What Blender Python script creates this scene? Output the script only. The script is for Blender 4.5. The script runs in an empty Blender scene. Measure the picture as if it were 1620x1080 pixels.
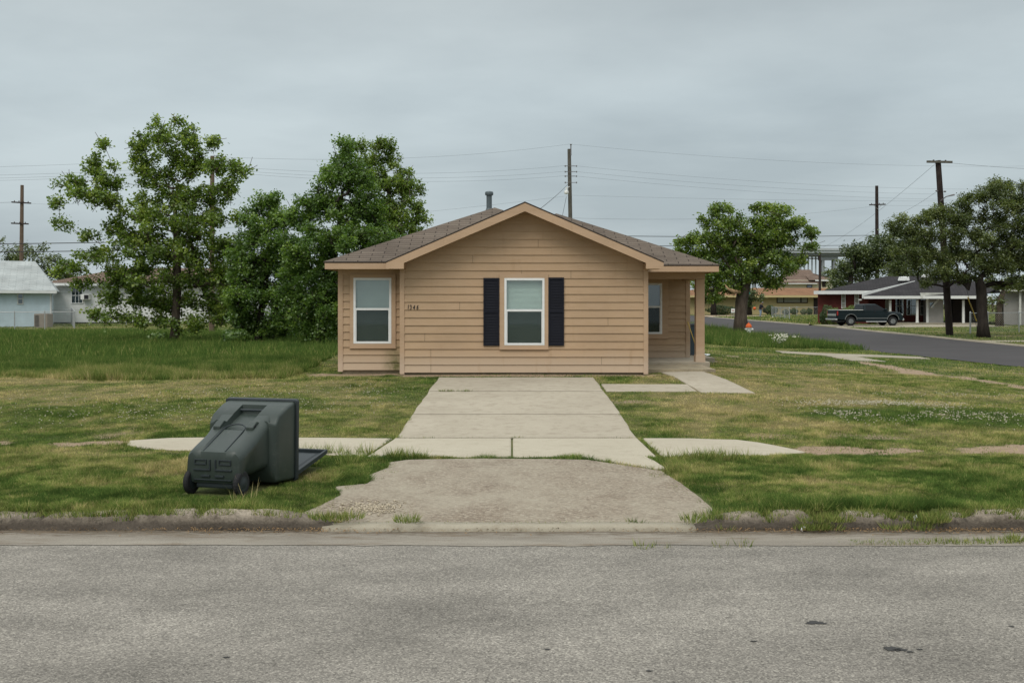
import bpy, bmesh, math, random
import numpy as np
from mathutils import Vector, Matrix, Euler
random.seed(7)
RNG = np.random.default_rng(11)
SC = bpy.context.scene
COL = SC.collection
R = math.radians
F, CX, HY, CZ = 1575.0, 810.0, 480.0, 2.12      # survey of the site: focal length, optical axis, eye height

def at(px, py, d):
    return Vector(((px - CX) / F * d, d, CZ - (py - HY) / F * d))

# ------------------------------------------------------------------ naming
def tag(o, label=None, cat=None, group=None, kind=None):
    if label: o['label'] = label
    if cat: o['category'] = cat
    if group: o['group'] = group
    if kind: o['kind'] = kind
    return o

def empty(name, loc, rz=0.0, label=None, cat=None, group=None):
    o = bpy.data.objects.new(name, None)
    o.empty_display_size = 0.2
    o.location = loc
    o.rotation_euler = (0, 0, rz)
    COL.objects.link(o)
    return tag(o, label, cat, group)

def to_local(parent, v):
    m = Matrix.Translation(Vector(parent.location)) @ Euler(parent.rotation_euler).to_matrix().to_4x4()
    return m.inverted() @ v

def children(o):
    return [c for c in COL.objects if c.parent == o]

def copy_tree(o, parent=None):
    c = o.copy(); COL.objects.link(c)
    c.parent = parent
    for ch in children(o):
        copy_tree(ch, c)
    return c

# ------------------------------------------------------------------ mesh builder
class MB:
    def __init__(s): s.v = []; s.f = []
    def add(s, vs, fs):
        n = len(s.v); s.v.extend([tuple(v) for v in vs]); s.f.extend([tuple(i + n for i in f) for f in fs]); return s
    def box(s, x0, x1, y0, y1, z0, z1, m=None):
        vs = [Vector((x, y, z)) for z in (z0, z1) for y in (y0, y1) for x in (x0, x1)]
        if m is not None: vs = [m @ v for v in vs]
        return s.add(vs, [(0, 2, 3, 1), (4, 5, 7, 6), (0, 1, 5, 4), (2, 6, 7, 3), (0, 4, 6, 2), (1, 3, 7, 5)])
    def poly(s, pts): return s.add(pts, [tuple(range(len(pts)))])
    def prism(s, pts, d):
        n = len(pts); d = Vector(d)
        vs = [Vector(p) for p in pts] + [Vector(p) + d for p in pts]
        fs = [tuple(range(n))[::-1], tuple(range(n, 2 * n))]
        for i in range(n): fs.append((i, (i + 1) % n, n + (i + 1) % n, n + i))
        return s.add(vs, fs)
    def loft(s, rings, cap=True, closed=True):
        n = len(rings[0]); b = len(s.v)
        for r in rings: s.v.extend([tuple(p) for p in r])
        for k in range(len(rings) - 1):
            for i in range(n if closed else n - 1):
                j = (i + 1) % n
                s.f.append((b + k * n + i, b + k * n + j, b + (k + 1) * n + j, b + (k + 1) * n + i))
        if cap:
            s.f.append(tuple(b + i for i in range(n))[::-1])
            e = b + (len(rings) - 1) * n
            s.f.append(tuple(e + i for i in range(n)))
        return s
    def tube(s, pts, rad, n=8, cap=True):
        pts = [Vector(p) for p in pts]
        if not hasattr(rad, '__len__'): rad = [rad] * len(pts)
        rings = []; ref = None
        for i, p in enumerate(pts):
            t = (pts[min(i + 1, len(pts) - 1)] - pts[max(i - 1, 0)])
            if t.length < 1e-9: t = Vector((0, 0, 1))
            t.normalize()
            if ref is None:
                ref = Vector((1, 0, 0)) if abs(t.x) < .8 else Vector((0, 1, 0))
            a = (ref - t * ref.dot(t)).normalized(); b = t.cross(a); ref = a
            rings.append([p + (a * math.cos(2 * math.pi * k / n) + b * math.sin(2 * math.pi * k / n)) * rad[i] for k in range(n)])
        return s.loft(rings, cap)
    def lathe(s, o, axis, prof, n=20):
        axis = Vector(axis).normalized(); o = Vector(o)
        ref = Vector((1, 0, 0)) if abs(axis.x) < .8 else Vector((0, 1, 0))
        a = (ref - axis * ref.dot(axis)).normalized(); b = axis.cross(a)
        rings = [[o + axis * h + (a * math.cos(2 * math.pi * k / n) + b * math.sin(2 * math.pi * k / n)) * max(r, 1e-4) for k in range(n)] for r, h in prof]
        return s.loft(rings, True)
    def build(s, name, mat, parent=None, smooth=False, world=True, bevel=0.0, uv=False):
        vs = s.v
        if parent is not None and world and parent.type == 'EMPTY':
            mi = (Matrix.Translation(Vector(parent.location)) @ Euler(parent.rotation_euler).to_matrix().to_4x4()).inverted()
            vs = [mi @ Vector(v) for v in vs]
        elif parent is not None and world and parent.type == 'MESH':
            o_ = parent.parent
            if o_ is not None:
                mi = (Matrix.Translation(Vector(o_.location)) @ Euler(o_.rotation_euler).to_matrix().to_4x4()).inverted()
                vs = [mi @ Vector(v) for v in vs]
        me = bpy.data.meshes.new(name)
        me.from_pydata([tuple(v) for v in vs], [], s.f)
        me.validate()
        bm = bmesh.new(); bm.from_mesh(me)
        bmesh.ops.recalc_face_normals(bm, faces=bm.faces)
        if bevel > 0:
            try:
                es = [e for e in bm.edges if len(e.link_faces) == 2 and e.calc_face_angle(0) > 0.5]
                bmesh.ops.bevel(bm, geom=es, offset=bevel, segments=2, affect='EDGES', profile=.6, clamp_overlap=True)
            except Exception: pass
        if uv:
            lay = bm.loops.layers.uv.new('UVMap')
            for f in bm.faces:
                n = f.normal
                if abs(n.z) > .995: t, b = Vector((1, 0, 0)), Vector((0, 1, 0))
                else:
                    t = Vector((0, 0, 1)).cross(n).normalized(); b = n.cross(t)
                for l in f.loops: l[lay].uv = (l.vert.co.dot(t), l.vert.co.dot(b))
        bm.to_mesh(me); bm.free()
        if smooth:
            me.polygons.foreach_set('use_smooth', [True] * len(me.polygons))
            if smooth != True: me.set_sharp_from_angle(angle=R(smooth))
        if mat is not None: me.materials.append(mat)
        o = bpy.data.objects.new(name, me)
        COL.objects.link(o)
        if parent is not None: o.parent = parent
        return o

def struct(mb, name, mat, **k):
    return tag(mb.build(name, mat, **k), kind='structure')

def mesh_np(name, co, faces_n, idx, mat, attrs=None, smooth=False):
    """big meshes straight from arrays: faces_n verts per face"""
    me = bpy.data.meshes.new(name)
    nv = len(co); nf = len(idx) // faces_n
    me.vertices.add(nv); me.vertices.foreach_set('co', np.asarray(co, np.float32).ravel())
    me.loops.add(len(idx)); me.loops.foreach_set('vertex_index', np.asarray(idx, np.int32))
    me.polygons.add(nf)
    me.polygons.foreach_set('loop_start', np.arange(0, nf * faces_n, faces_n, dtype=np.int32))
    me.polygons.foreach_set('loop_total', np.full(nf, faces_n, np.int32))
    if smooth: me.polygons.foreach_set('use_smooth', np.ones(nf, bool))
    for k, a in (attrs or {}).items():
        at_ = me.attributes.new(k, 'FLOAT', 'POINT'); at_.data.foreach_set('value', np.asarray(a, np.float32))
    me.update(calc_edges=True); me.validate()
    if mat is not None: me.materials.append(mat)
    o = bpy.data.objects.new(name, me); COL.objects.link(o)
    return o

# ------------------------------------------------------------------ materials
class NT:
    def __init__(s, name):
        s.m = bpy.data.materials.new(name); s.m.use_nodes = True
        s.t = s.m.node_tree; s.t.nodes.clear()
        s.out = s.n('ShaderNodeOutputMaterial')
    def n(s, ty, **k):
        nd = s.t.nodes.new(ty)
        for a, b in k.items(): setattr(nd, a, b)
        return nd
    def l(s, a, b): s.t.links.new(a, b)
    def val(s, sock, v):
        if hasattr(v, 'is_output') or isinstance(v, bpy.types.NodeSocket): s.l(v, sock)
        else: sock.default_value = v
    def coord(s, kind='Object'): return s.n('ShaderNodeTexCoord').outputs[kind]
    def noise(s, scale, detail=4, rough=.6, vec=None, stretch=None):
        nd = s.n('ShaderNodeTexNoise'); nd.inputs['Scale'].default_value = scale
        nd.inputs['Detail'].default_value = detail; nd.inputs['Roughness'].default_value = rough
        vec = vec or s.coord()
        if stretch:
            mp = s.n('ShaderNodeMapping'); mp.inputs['Scale'].default_value = stretch; s.l(vec, mp.inputs['Vector']); vec = mp.outputs[0]
        s.l(vec, nd.inputs['Vector']); return nd.outputs['Fac']
    def ramp(s, fac, stops):
        nd = s.n('ShaderNodeValToRGB'); cr = nd.color_ramp
        while len(cr.elements) < len(stops): cr.elements.new(.5)
        for e, (p, c) in zip(cr.elements, stops):
            e.position = p
            e.color = (c, c, c, 1) if not hasattr(c, '__len__') else (*c, 1)
        s.l(fac, nd.inputs[0]); return nd.outputs[0]
    def mix(s, fac, a, b, mode='MIX'):
        nd = s.n('ShaderNodeMix', data_type='RGBA', blend_type=mode)
        s.val(nd.inputs[0], fac)
        for sk, v in ((nd.inputs[6], a), (nd.inputs[7], b)):
            if hasattr(v, '__len__') and not isinstance(v, bpy.types.NodeSocket): sk.default_value = (*v[:3], 1)
            else: s.l(v, sk)
        return nd.outputs[2]
    def math(s, op, a, b=None, clamp=False):
        nd = s.n('ShaderNodeMath', operation=op, use_clamp=clamp); s.val(nd.inputs[0], a)
        if b is not None: s.val(nd.inputs[1], b)
        return nd.outputs[0]
    def attr(s, name): return s.n('ShaderNodeAttribute', attribute_name=name).outputs['Fac']
    def bump(s, h, strength=.3, dist=.01):
        nd = s.n('ShaderNodeBump'); nd.inputs['Strength'].default_value = strength; nd.inputs['Distance'].default_value = dist
        s.l(h, nd.inputs['Height']); return nd.outputs[0]
    def bsdf(s, col, rough=.7, metal=0.0, spec=.4, normal=None):
        b = s.n('ShaderNodeBsdfPrincipled')
        if hasattr(col, '__len__') and not isinstance(col, bpy.types.NodeSocket): b.inputs['Base Color'].default_value = (*col[:3], 1)
        else: s.l(col, b.inputs['Base Color'])
        s.val(b.inputs['Roughness'], rough); b.inputs['Metallic'].default_value = metal
        b.inputs['Specular IOR Level'].default_value = spec
        if normal is not None: s.l(normal, b.inputs['Normal'])
        return b.outputs[0]
    def done(s, sh): s.l(sh, s.out.inputs['Surface']); return s.m

def plain(name, col, rough=.7, var=.18, scale=3.0, fine=40.0, metal=0.0, spec=.35, bump=.15, stretch=None):
    t = NT(name)
    a = t.noise(scale, 5, .65, stretch=stretch); b = t.noise(fine, 3, .6)
    k = t.math('ADD', t.math('MULTIPLY', a, .65), t.math('MULTIPLY', b, .35))
    c0 = tuple(max(0, c * (1 - var * 1.6)) for c in col); c1 = tuple(min(1, c * (1 + var * 1.6)) for c in col)
    col_ = t.ramp(k, [(.25, c0), (.75, c1)])
    return t.done(t.bsdf(col_, rough, metal, spec, t.bump(b, bump, .006)))

def leaf_mat(name, dark, mid, light, trans=.35):
    t = NT(name)
    r = t.attr('rnd')
    c = t.ramp(r, [(0.0, dark), (.55, mid), (.92, light), (1.0, tuple(min(1, x * 1.25) for x in light))])
    n = t.noise(.55, 3, .6)
    c = t.mix(t.math('MULTIPLY', n, .5), c, t.mix(1.0, c, (1.35, 1.25, .8), 'MULTIPLY'))
    d = t.n('ShaderNodeBsdfDiffuse'); t.l(c, d.inputs[0])
    tr = t.n('ShaderNodeBsdfTranslucent'); t.l(t.mix(1.0, c, (1.25, 1.3, .7), 'MULTIPLY'), tr.inputs[0])
    m = t.n('ShaderNodeMixShader'); m.inputs[0].default_value = trans; t.l(d.outputs[0], m.inputs[1]); t.l(tr.outputs[0], m.inputs[2])
    g = t.n('ShaderNodeBsdfGlossy'); g.inputs['Roughness'].default_value = .45; g.inputs[0].default_value = (.8, .85, .8, 1)
    m2 = t.n('ShaderNodeMixShader'); m2.inputs[0].default_value = .05; t.l(m.outputs[0], m2.inputs[1]); t.l(g.outputs[0], m2.inputs[2])
    return t.done(m2.outputs[0])

def glass_mat(name, tint=(.75, .85, .85), refl=.22):
    t = NT(name)
    tr = t.n('ShaderNodeBsdfTransparent'); tr.inputs[0].default_value = (*tint, 1)
    g = t.n('ShaderNodeBsdfGlossy'); g.inputs['Roughness'].default_value = .03; g.inputs[0].default_value = (.9, .95, .95, 1)
    lw = t.n('ShaderNodeLayerWeight'); lw.inputs[0].default_value = .35
    f = t.math('ADD', t.math('MULTIPLY', lw.outputs['Fresnel'], .6), refl, True)
    m = t.n('ShaderNodeMixShader'); t.l(f, m.inputs[0]); t.l(tr.outputs[0], m.inputs[1]); t.l(g.outputs[0], m.inputs[2])
    return t.done(m.outputs[0])

def screen_mat(name):
    t = NT(name)
    tr = t.n('ShaderNodeBsdfTransparent')
    d = t.n('ShaderNodeBsdfDiffuse'); d.inputs[0].default_value = (.035, .045, .045, 1)
    m = t.n('ShaderNodeMixShader'); m.inputs[0].default_value = .55; t.l(tr.outputs[0], m.inputs[1]); t.l(d.outputs[0], m.inputs[2])
    return t.done(m.outputs[0])

def shingle_mat(name, c1, c2, row=.14, w=.32, gap=.012, dark=None):
    t = NT(name)
    b = t.n('ShaderNodeTexBrick'); b.offset = .5; b.squash = 1.0
    b.inputs['Scale'].default_value = 1.0; b.inputs['Brick Width'].default_value = w; b.inputs['Row Height'].default_value = row
    b.inputs['Mortar Size'].default_value = gap; b.inputs['Mortar Smooth'].default_value = .2; b.inputs['Bias'].default_value = 0
    t.l(t.coord('UV'), b.inputs['Vector'])
    b.inputs['Color1'].default_value = (*c1, 1); b.inputs['Color2'].default_value = (*c2, 1)
    dk = dark or tuple(c * .35 for c in c1); b.inputs['Mortar'].default_value = (*dk, 1)
    n = t.noise(60, 3, .7); n2 = t.noise(.8, 4, .6)
    c = t.mix(1.0, b.outputs['Color'], t.ramp(n, [(.3, .7), (.7, 1.3)]), 'MULTIPLY')
    c = t.mix(1.0, c, t.ramp(n2, [(.3, .8), (.7, 1.18)]), 'MULTIPLY')
    h = t.math('SUBTRACT', t.math('MULTIPLY', n, .3), b.outputs['Fac'])
    return t.done(t.bsdf(c, .92, 0, .15, t.bump(h, .6, .012)))

M = {}
def mats():
    # tan lap siding: weathering, chalking towards the bottom, faint mildew
    def siding(name, base, stain=True):
        t = NT(name); P = t.coord()
        n1 = t.noise(.9, 5, .65, P); n2 = t.noise(2.2, 4, .6, P, (1, 1, 12)); n3 = t.noise(160, 3, .6, P, (.12, .12, 1))
        c = t.mix(t.ramp(n1, [(.35, 0), (.7, 1)]), tuple(x * .92 for x in base), tuple(min(1, x * 1.08) for x in base))
        c = t.mix(t.ramp(n2, [(.4, 0), (.75, .5)]), c, (base[0] * 1.12, base[1] * 1.17, base[2] * 1.3))
        g = t.n('ShaderNodeNewGeometry'); sx = t.n('ShaderNodeSeparateXYZ'); t.l(g.outputs['Position'], sx.inputs[0])
        low = t.ramp(t.math('ADD', t.math('MULTIPLY', sx.outputs['Z'], .5), t.math('MULTIPLY', n1, .12)), [(.42, 1), (.58, 0)])
        c = t.mix(t.math('MULTIPLY', low, .8), c, (base[0] * 1.2, base[1] * 1.36, base[2] * 1.6))
        if stain:   # mildew in the inner corner of the left wing
            gx = t.math('SUBTRACT', 1.0, t.math('MULTIPLY', t.math('ABSOLUTE', t.math('ADD', sx.outputs['X'], 2.72)), 2.6), True)
            gz = t.math('SUBTRACT', 1.0, t.math('MULTIPLY', t.math('ABSOLUTE', t.math('SUBTRACT', sx.outputs['Z'], .72)), 1.7), True)
            gy = t.math('GREATER_THAN', sx.outputs['Y'], 23.2)
            st = t.math('MULTIPLY', t.math('MULTIPLY', gx, gz), t.math('MULTIPLY', gy, t.ramp(t.noise(5, 4, .7, P), [(.3, .2), (.6, 1.3)])), True)
            c = t.mix(st, c, (.13, .125, .045))
        wn = t.n('ShaderNodeTexWhiteNoise', noise_dimensions='1D'); t.l(t.math('FLOOR', t.math('DIVIDE', t.math('SUBTRACT', sx.outputs['Z'], .54), .1795)), wn.inputs['W'])
        c = t.mix(1.0, c, t.ramp(wn.outputs['Value'], [(0, .965), (1, 1.03)]), 'MULTIPLY')
        sp = t.ramp(t.noise(7, 2, .5, P, (1, 1, .15)), [(.64, 0), (.80, .4)])
        c = t.mix(sp, c, (base[0] * .8, base[1] * .74, base[2] * .68))
        return t.done(t.bsdf(c, .72, 0, .25, t.bump(n3, .22, .004)))
    tan = (.425, .291, .179)
    M['siding'] = siding('tan_siding', tan)
    M['trim'] = siding('tan_trim', (.45, .308, .197), False)
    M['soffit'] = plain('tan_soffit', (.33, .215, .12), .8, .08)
    M['shingle'] = shingle_mat('brown_shingles', (.120, .095, .075), (.150, .121, .096), .15, .55, .012, (.045, .035, .028))
    M['drip'] = plain('dark_roof_edge', (.045, .035, .03), .7)
    M['white_vinyl'] = plain('white_vinyl', (.74, .75, .74), .4, .05, 6)
    M['blind'] = plain('pale_blind', (.62, .70, .69), .6, .05)
    M['glass'] = glass_mat('window_glass', (.82, .88, .82), .15)
    M['dark_glass'] = glass_mat('dark_window_glass', (.35, .42, .45), .12)
    M['screen'] = screen_mat('insect_screen')
    M['shutter'] = plain('dark_blue_shutter', (.009, .010, .017), .6, .15, spec=.2)
    M['black'] = plain('black_plastic', (.015, .015, .017), .5)
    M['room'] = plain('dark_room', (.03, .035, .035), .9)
    M['pipe'] = plain('grey_metal_pipe', (.10, .125, .135), .55, .2, metal=.2)
    M['found'] = plain('foundation_concrete', (.30, .25, .17), .9, .3, 2.5)
    def concrete(name, a, b, stain, amt=.6, agg=90):
        t = NT(name); P = t.coord()
        n1 = t.noise(.7, 6, .65, P); n2 = t.noise(5, 5, .7, P); n3 = t.noise(agg, 3, .7, P); n4 = t.noise(1.6, 5, .7, P, (1, 3.5, 1))
        c = t.mix(t.ramp(n1, [(.3, 0), (.7, 1)]), a, b)
        c = t.mix(t.math('MULTIPLY', t.ramp(n2, [(.5, 0), (.78, 1)]), amt), c, stain)
        c = t.mix(t.math('MULTIPLY', t.ramp(n4, [(.55, 0), (.75, 1)]), amt * .6), c, stain)
        c = t.mix(1.0, c, t.ramp(n3, [(.3, .84), (.7, 1.14)]), 'MULTIPLY')
        return t.done(t.bsdf(c, .9, 0, .2, t.bump(n3, .25, .006)))
    M['conc'] = concrete('driveway_concrete', (.335, .292, .225), (.415, .368, .288), (.225, .185, .135), .75)
    M['conc_new'] = concrete('sidewalk_concrete', (.385, .342, .262), (.44, .396, .308), (.29, .248, .185), .5)
    M['conc_old'] = concrete('worn_concrete', (.27, .238, .18), (.36, .322, .25), (.18, .145, .10), .65)
    M['sand'] = concrete('sandy_dirt', (.30, .215, .15), (.42, .32, .235), (.17, .125, .08), .8, 50)
    # old exposed-aggregate apron
    t = NT('aggregate_apron'); P = t.coord()
    v = t.n('ShaderNodeTexVoronoi'); v.inputs['Scale'].default_value = 42; t.l(P, v.inputs['Vector'])
    hs = t.n('ShaderNodeSeparateColor'); t.l(v.outputs['Color'], hs.inputs[0])
    peb = t.ramp(hs.outputs[0], [(0, (.095, .072, .055)), (.35, (.205, .160, .12)), (.7, (.30, .252, .19)), (1, (.45, .40, .32))])
    n1 = t.noise(.9, 6, .7, P); n2 = t.noise(28, 5, .75, P, (1, 2, 1)); n5 = t.noise(2.6, 5, .7, P)
    c = t.mix(t.ramp(n2, [(.35, .25), (.65, .8)]), peb, (.235, .192, .145))
    c = t.mix(t.ramp(n1, [(.38, 0), (.62, .7)]), c, (.355, .315, .245))
    c = t.mix(t.ramp(n5, [(.55, 0), (.78, .6)]), c, (.15, .115, .085))
    M['apron'] = t.done(t.bsdf(c, .95, 0, .15, t.bump(t.math('ADD', v.outputs['Distance'], n2), .55, .012)))
    # worn grey asphalt
    t = NT('worn_asphalt'); P = t.coord()
    v = t.n('ShaderNodeTexVoronoi'); v.inputs['Scale'].default_value = 100; t.l(P, v.inputs['Vector'])
    hs = t.n('ShaderNodeSeparateColor'); t.l(v.outputs['Color'], hs.inputs[0])
    peb = t.ramp(hs.outputs[0], [(0, (.088, .080, .069)), (.3, (.18, .164, .141)), (.75, (.270, .247, .213)), (1, (.43, .396, .337))])
    n1 = t.noise(.42, 6, .65, P, (.6, 1.0, 1)); n2 = t.noise(34, 5, .8, P); n3 = t.noise(1.1, 6, .68, P, (.6, 1.15, 1)); n4 = t.noise(3.4, 3, .5, P)
    c = t.mix(t.ramp(n2, [(.38, .1), (.72, .6)]), peb, (.222, .205, .178))
    c = t.mix(1.0, c, t.ramp(n1, [(.3, .80), (.7, 1.22)]), 'MULTIPLY')
    c = t.mix(1.0, c, t.ramp(n3, [(.35, .80), (.7, 1.2)]), 'MULTIPLY')
    v2 = t.n('ShaderNodeTexVoronoi'); v2.inputs['Scale'].default_value = 1.15; t.l(P, v2.inputs['Vector'])
    spot = t.ramp(t.math('ADD', v2.outputs['Distance'], t.math('MULTIPLY', t.noise(30, 2, .6, P), .05)), [(.03, .6), (.042, 0)])
    c = t.mix(spot, c, (.035, .033, .03))
    M['asphalt'] = t.done(t.bsdf(c, .92, 0, .2, t.bump(t.math('ADD', v.outputs['Distance'], n2), .5, .008)))
    M['asphalt_dark'] = plain('dark_asphalt', (.046, .041, .041), .9, .22, .35, 25)
    M['joint'] = plain('joint_dirt_and_lip_shade', (.085, .07, .048), .95, .4, 6)  # joint dirt, with the shade of the slab lips in the same brown
    M['tar'] = plain('tar_stain', (.035, .033, .03), .7)
    # gutter: dirty concrete
    t = NT('gutter_concrete'); P = t.coord()
    n1 = t.noise(1.4, 6, .7, P, (.5, 2, 1)); n2 = t.noise(70, 4, .7, P); n3 = t.noise(9, 5, .75, P, (.5, 2, 1))
    g = t.n('ShaderNodeSeparateXYZ'); t.l(P, g.inputs[0])
    edge = t.ramp(t.math('ADD', t.math('MULTIPLY', t.math('SUBTRACT', g.outputs['Y'], 8.74), 1.15), t.math('MULTIPLY', t.math('SUBTRACT', n3, .5), 1.1)), [(.38, 0), (.66, 1)])
    c = t.mix(t.ramp(n1, [(.35, 0), (.65, 1)]), (.205, .182, .150), (.285, .256, .212))
    c = t.mix(t.math('MULTIPLY', edge, .85), c, (.105, .078, .052))
    c = t.mix(t.ramp(t.noise(3.5, 6, .75, P, (.35, 2.2, 1)), [(.52, 0), (.66, .75)]), c, (.15, .112, .075))
    c = t.mix(1.0, c, t.ramp(n2, [(.3, .75), (.7, 1.2)]), 'MULTIPLY')
    M['gutter'] = t.done(t.bsdf(c, .95, 0, .15, t.bump(n2, .4, .008)))
    # kerb: weathered, stained concrete
    t = NT('kerb_concrete'); P = t.coord()
    n1 = t.noise(2.2, 6, .7, P); n2 = t.noise(45, 4, .75, P); n3 = t.noise(6, 5, .7, P)
    g = t.n('ShaderNodeSeparateXYZ'); t.l(P, g.inputs[0])
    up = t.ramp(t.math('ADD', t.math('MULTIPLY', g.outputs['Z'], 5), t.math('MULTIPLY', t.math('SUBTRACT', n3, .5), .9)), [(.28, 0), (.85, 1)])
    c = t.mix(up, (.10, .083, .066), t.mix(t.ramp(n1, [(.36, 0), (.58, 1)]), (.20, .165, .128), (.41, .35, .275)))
    c = t.mix(t.ramp(n3, [(.54, 0), (.68, .8)]), c, (.075, .06, .046))
    c = t.mix(t.ramp(t.noise(14, 5, .8, P, (1, 1, .5)), [(.58, 0), (.68, .8)]), c, (.05, .042, .034))
    c = t.mix(1.0, c, t.ramp(n2, [(.3, .7), (.7, 1.25)]), 'MULTIPLY')
    M['kerb'] = t.done(t.bsdf(c, .95, 0, .15, t.bump(t.math('ADD', n2, n3), .6, .015)))
    # soil and thatch under the grass
    t = NT('lawn_ground'); P = t.coord()
    dry = t.attr('dry'); dirt = t.attr('dirt'); n2 = t.noise(55, 4, .75, P); n3 = t.noise(9, 5, .7, P)
    gr = t.ramp(t.math('ADD', t.math('MULTIPLY', n2, .6), t.math('MULTIPLY', n3, .4)), [(.3, (.045, .060, .018)), (.7, (.115, .138, .045))])
    dr = t.ramp(n2, [(.3, (.13, .105, .045)), (.7, (.26, .21, .10))])
    di = t.ramp(t.math('ADD', t.math('MULTIPLY', n2, .5), t.math('MULTIPLY', n3, .5)), [(.3, (.16, .11, .07)), (.5, (.30, .22, .15)), (.7, (.40, .31, .225))])
    c = t.mix(dry, gr, dr); c = t.mix(dirt, c, di)
    M['lawn'] = t.done(t.bsdf(c, .95, 0, .1, t.bump(t.math('ADD', n2, n3), .6, .02)))
    # grass blades: hue follows each blade's own dryness
    t = NT('grass_blades')
    c = t.ramp(t.attr('dry'), [(0, (.080, .140, .033)), (.3, (.158, .218, .052)), (.55, (.270, .292, .088)), (.8, (.405, .35, .150)), (1, (.50, .415, .205))])
    c = t.mix(1.0, c, t.ramp(t.attr('rnd'), [(0, .55), (.5, 1.0), (1, 1.5)]), 'MULTIPLY')
    d = t.n('ShaderNodeBsdfDiffuse'); t.l(c, d.inputs[0]); tr = t.n('ShaderNodeBsdfTranslucent'); t.l(c, tr.inputs[0])
    m = t.n('ShaderNodeMixShader'); m.inputs[0].default_value = .4; t.l(d.outputs[0], m.inputs[1]); t.l(tr.outputs[0], m.inputs[2])
    M['grass'] = t.done(m.outputs[0])
    M['clover'] = plain('clover_white', (.52, .47, .36), .9, .15)
    M['litter'] = plain('dry_leaves', (.22, .135, .06), .9, .5, 8)
    # trees
    M['leaf_syc'] = leaf_mat('broad_leaves', (.066, .112, .025), (.158, .240, .050), (.285, .350, .085), .5)
    M['leaf_dense'] = leaf_mat('dense_leaves', (.056, .108, .028), (.118, .208, .048), (.205, .300, .072), .5)
    M['leaf_oak'] = leaf_mat('oak_leaves', (.052, .074, .028), (.115, .150, .052), (.215, .245, .09), .42)
    M['leaf_far'] = leaf_mat('far_leaves', (.040, .060, .026), (.086, .118, .046), (.160, .190, .080), .3)
    M['leaf_bush'] = leaf_mat('bush_leaves', (.018, .034, .012), (.042, .072, .02), (.09, .13, .035), .2)
    M['leaf_light'] = leaf_mat('light_bush_leaves', (.05, .085, .02), (.11, .165, .035), (.18, .23, .06), .3)
    M['leaf_pale'] = leaf_mat('pale_leaves', (.07, .10, .04), (.13, .17, .07), (.2, .24, .12), .3)
    def bark(name, a, b):
        t = NT(name); P = t.coord(); n1 = t.noise(7, 6, .7, P, (1, 1, .25)); n2 = t.noise(40, 4, .7, P, (1, 1, .3))
        c = t.ramp(n1, [(.3, a), (.7, b)])
        return t.done(t.bsdf(c, .95, 0, .1, t.bump(t.math('ADD', n1, n2), .7, .03)))
    M['bark'] = bark('grey_brown_bark', (.055, .042, .032), (.14, .11, .085))
    M['bark_dark'] = bark('dark_bark', (.022, .018, .016), (.055, .045, .038))
    M['wound'] = plain('torn_wood', (.42, .27, .15), .8, .25, 4)
    M['pole'] = bark('pole_wood', (.10, .07, .05), (.19, .14, .105))
    M['pole_grey'] = bark('weathered_pole_wood', (.075, .07, .058), (.16, .15, .125))
    M['pole_dark'] = bark('creosoted_pole_wood', (.022, .017, .016), (.06, .045, .04))
    M['wire'] = plain('black_cable', (.03, .03, .032), .6, .05)
    M['steel'] = plain('galvanised_steel', (.36, .37, .37), .5, .12, metal=.4)
    M['insul'] = plain('porcelain', (.14, .13, .13), .4)
    # neighbours
    def lap(name, a, period=.25, vert=False):
        t = NT(name); P = t.coord(); s_ = t.n('ShaderNodeSeparateXYZ'); t.l(P, s_.inputs[0])
        fr = t.math('FRACT', t.math('DIVIDE', s_.outputs['Z'], period))
        n = t.noise(1.5, 5, .65, P)
        c = t.mix(t.ramp(n, [(.3, 0), (.7, 1)]), tuple(x * .86 for x in a), tuple(min(1, x * 1.06) for x in a))
        c = t.mix(t.ramp(fr, [(.0, .42), (.07, .0), (1, 0)]), c, tuple(x * .45 for x in a))
        return t.done(t.bsdf(c, .75, 0, .25, t.bump(fr, .4, .02)))
    M['lap_blue'] = lap('pale_blue_siding', (.50, .60, .65), .40)
    M['lap_white'] = lap('white_siding', (.70, .71, .69), .30)
    M['lap_grey'] = lap('grey_siding', (.30, .29, .27), .22)
    M['roof_pale'] = shingle_mat('pale_grey_shingles', (.34, .365, .36), (.40, .42, .41), .2, .9, .02, (.26, .28, .275))
    M['roof_brown'] = shingle_mat('brown_roof', (.150, .105, .080), (.19, .135, .105), .2, .5, .02)
    M['roof_rust'] = shingle_mat('rust_brown_roof', (.22, .115, .06), (.27, .145, .078), .2, .6, .02, (.15, .08, .045))
    M['roof_dark'] = shingle_mat('charcoal_roof', (.030, .028, .030), (.044, .040, .042), .18, .5, .015)
    M['brick'] = shingle_mat('red_brick', (.135, .034, .029), (.165, .044, .037), .075, .22, .01, (.10, .04, .035))
    M['yellow'] = plain('yellow_stucco', (.50, .405, .205), .85, .08, 1.5)
    M['cream'] = plain('cream_stucco', (.66, .61, .46), .85, .08, 1.5)
    M['fascia'] = plain('white_fascia', (.66, .67, .65), .6, .08, 2)
    M['fascia_w'] = plain('weathered_fascia', (.52, .52, .48), .7, .2, 3)
    M['bridge'] = plain('hazed_bridge_concrete', (.40, .43, .45), .9, .08, .05, 1)  # distance haze is painted in as a paler concrete colour
    M['bridge_dark'] = plain('bridge_pier_concrete', (.24, .26, .275), .9, .08, .05, 1)
    M['curtain'] = plain('grey_curtain', (.34, .33, .28), .9, .1)
    M['brown_door'] = plain('dark_brown_wood', (.03, .02, .016), .7)
    # vehicle, bin
    M['paint'] = plain('dark_green_paint', (.003, .010, .013), .4, .15, 2, spec=.3, bump=.01)
    M['silver'] = plain('silver_trim', (.20, .21, .21), .45, .1, metal=.5)
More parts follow.
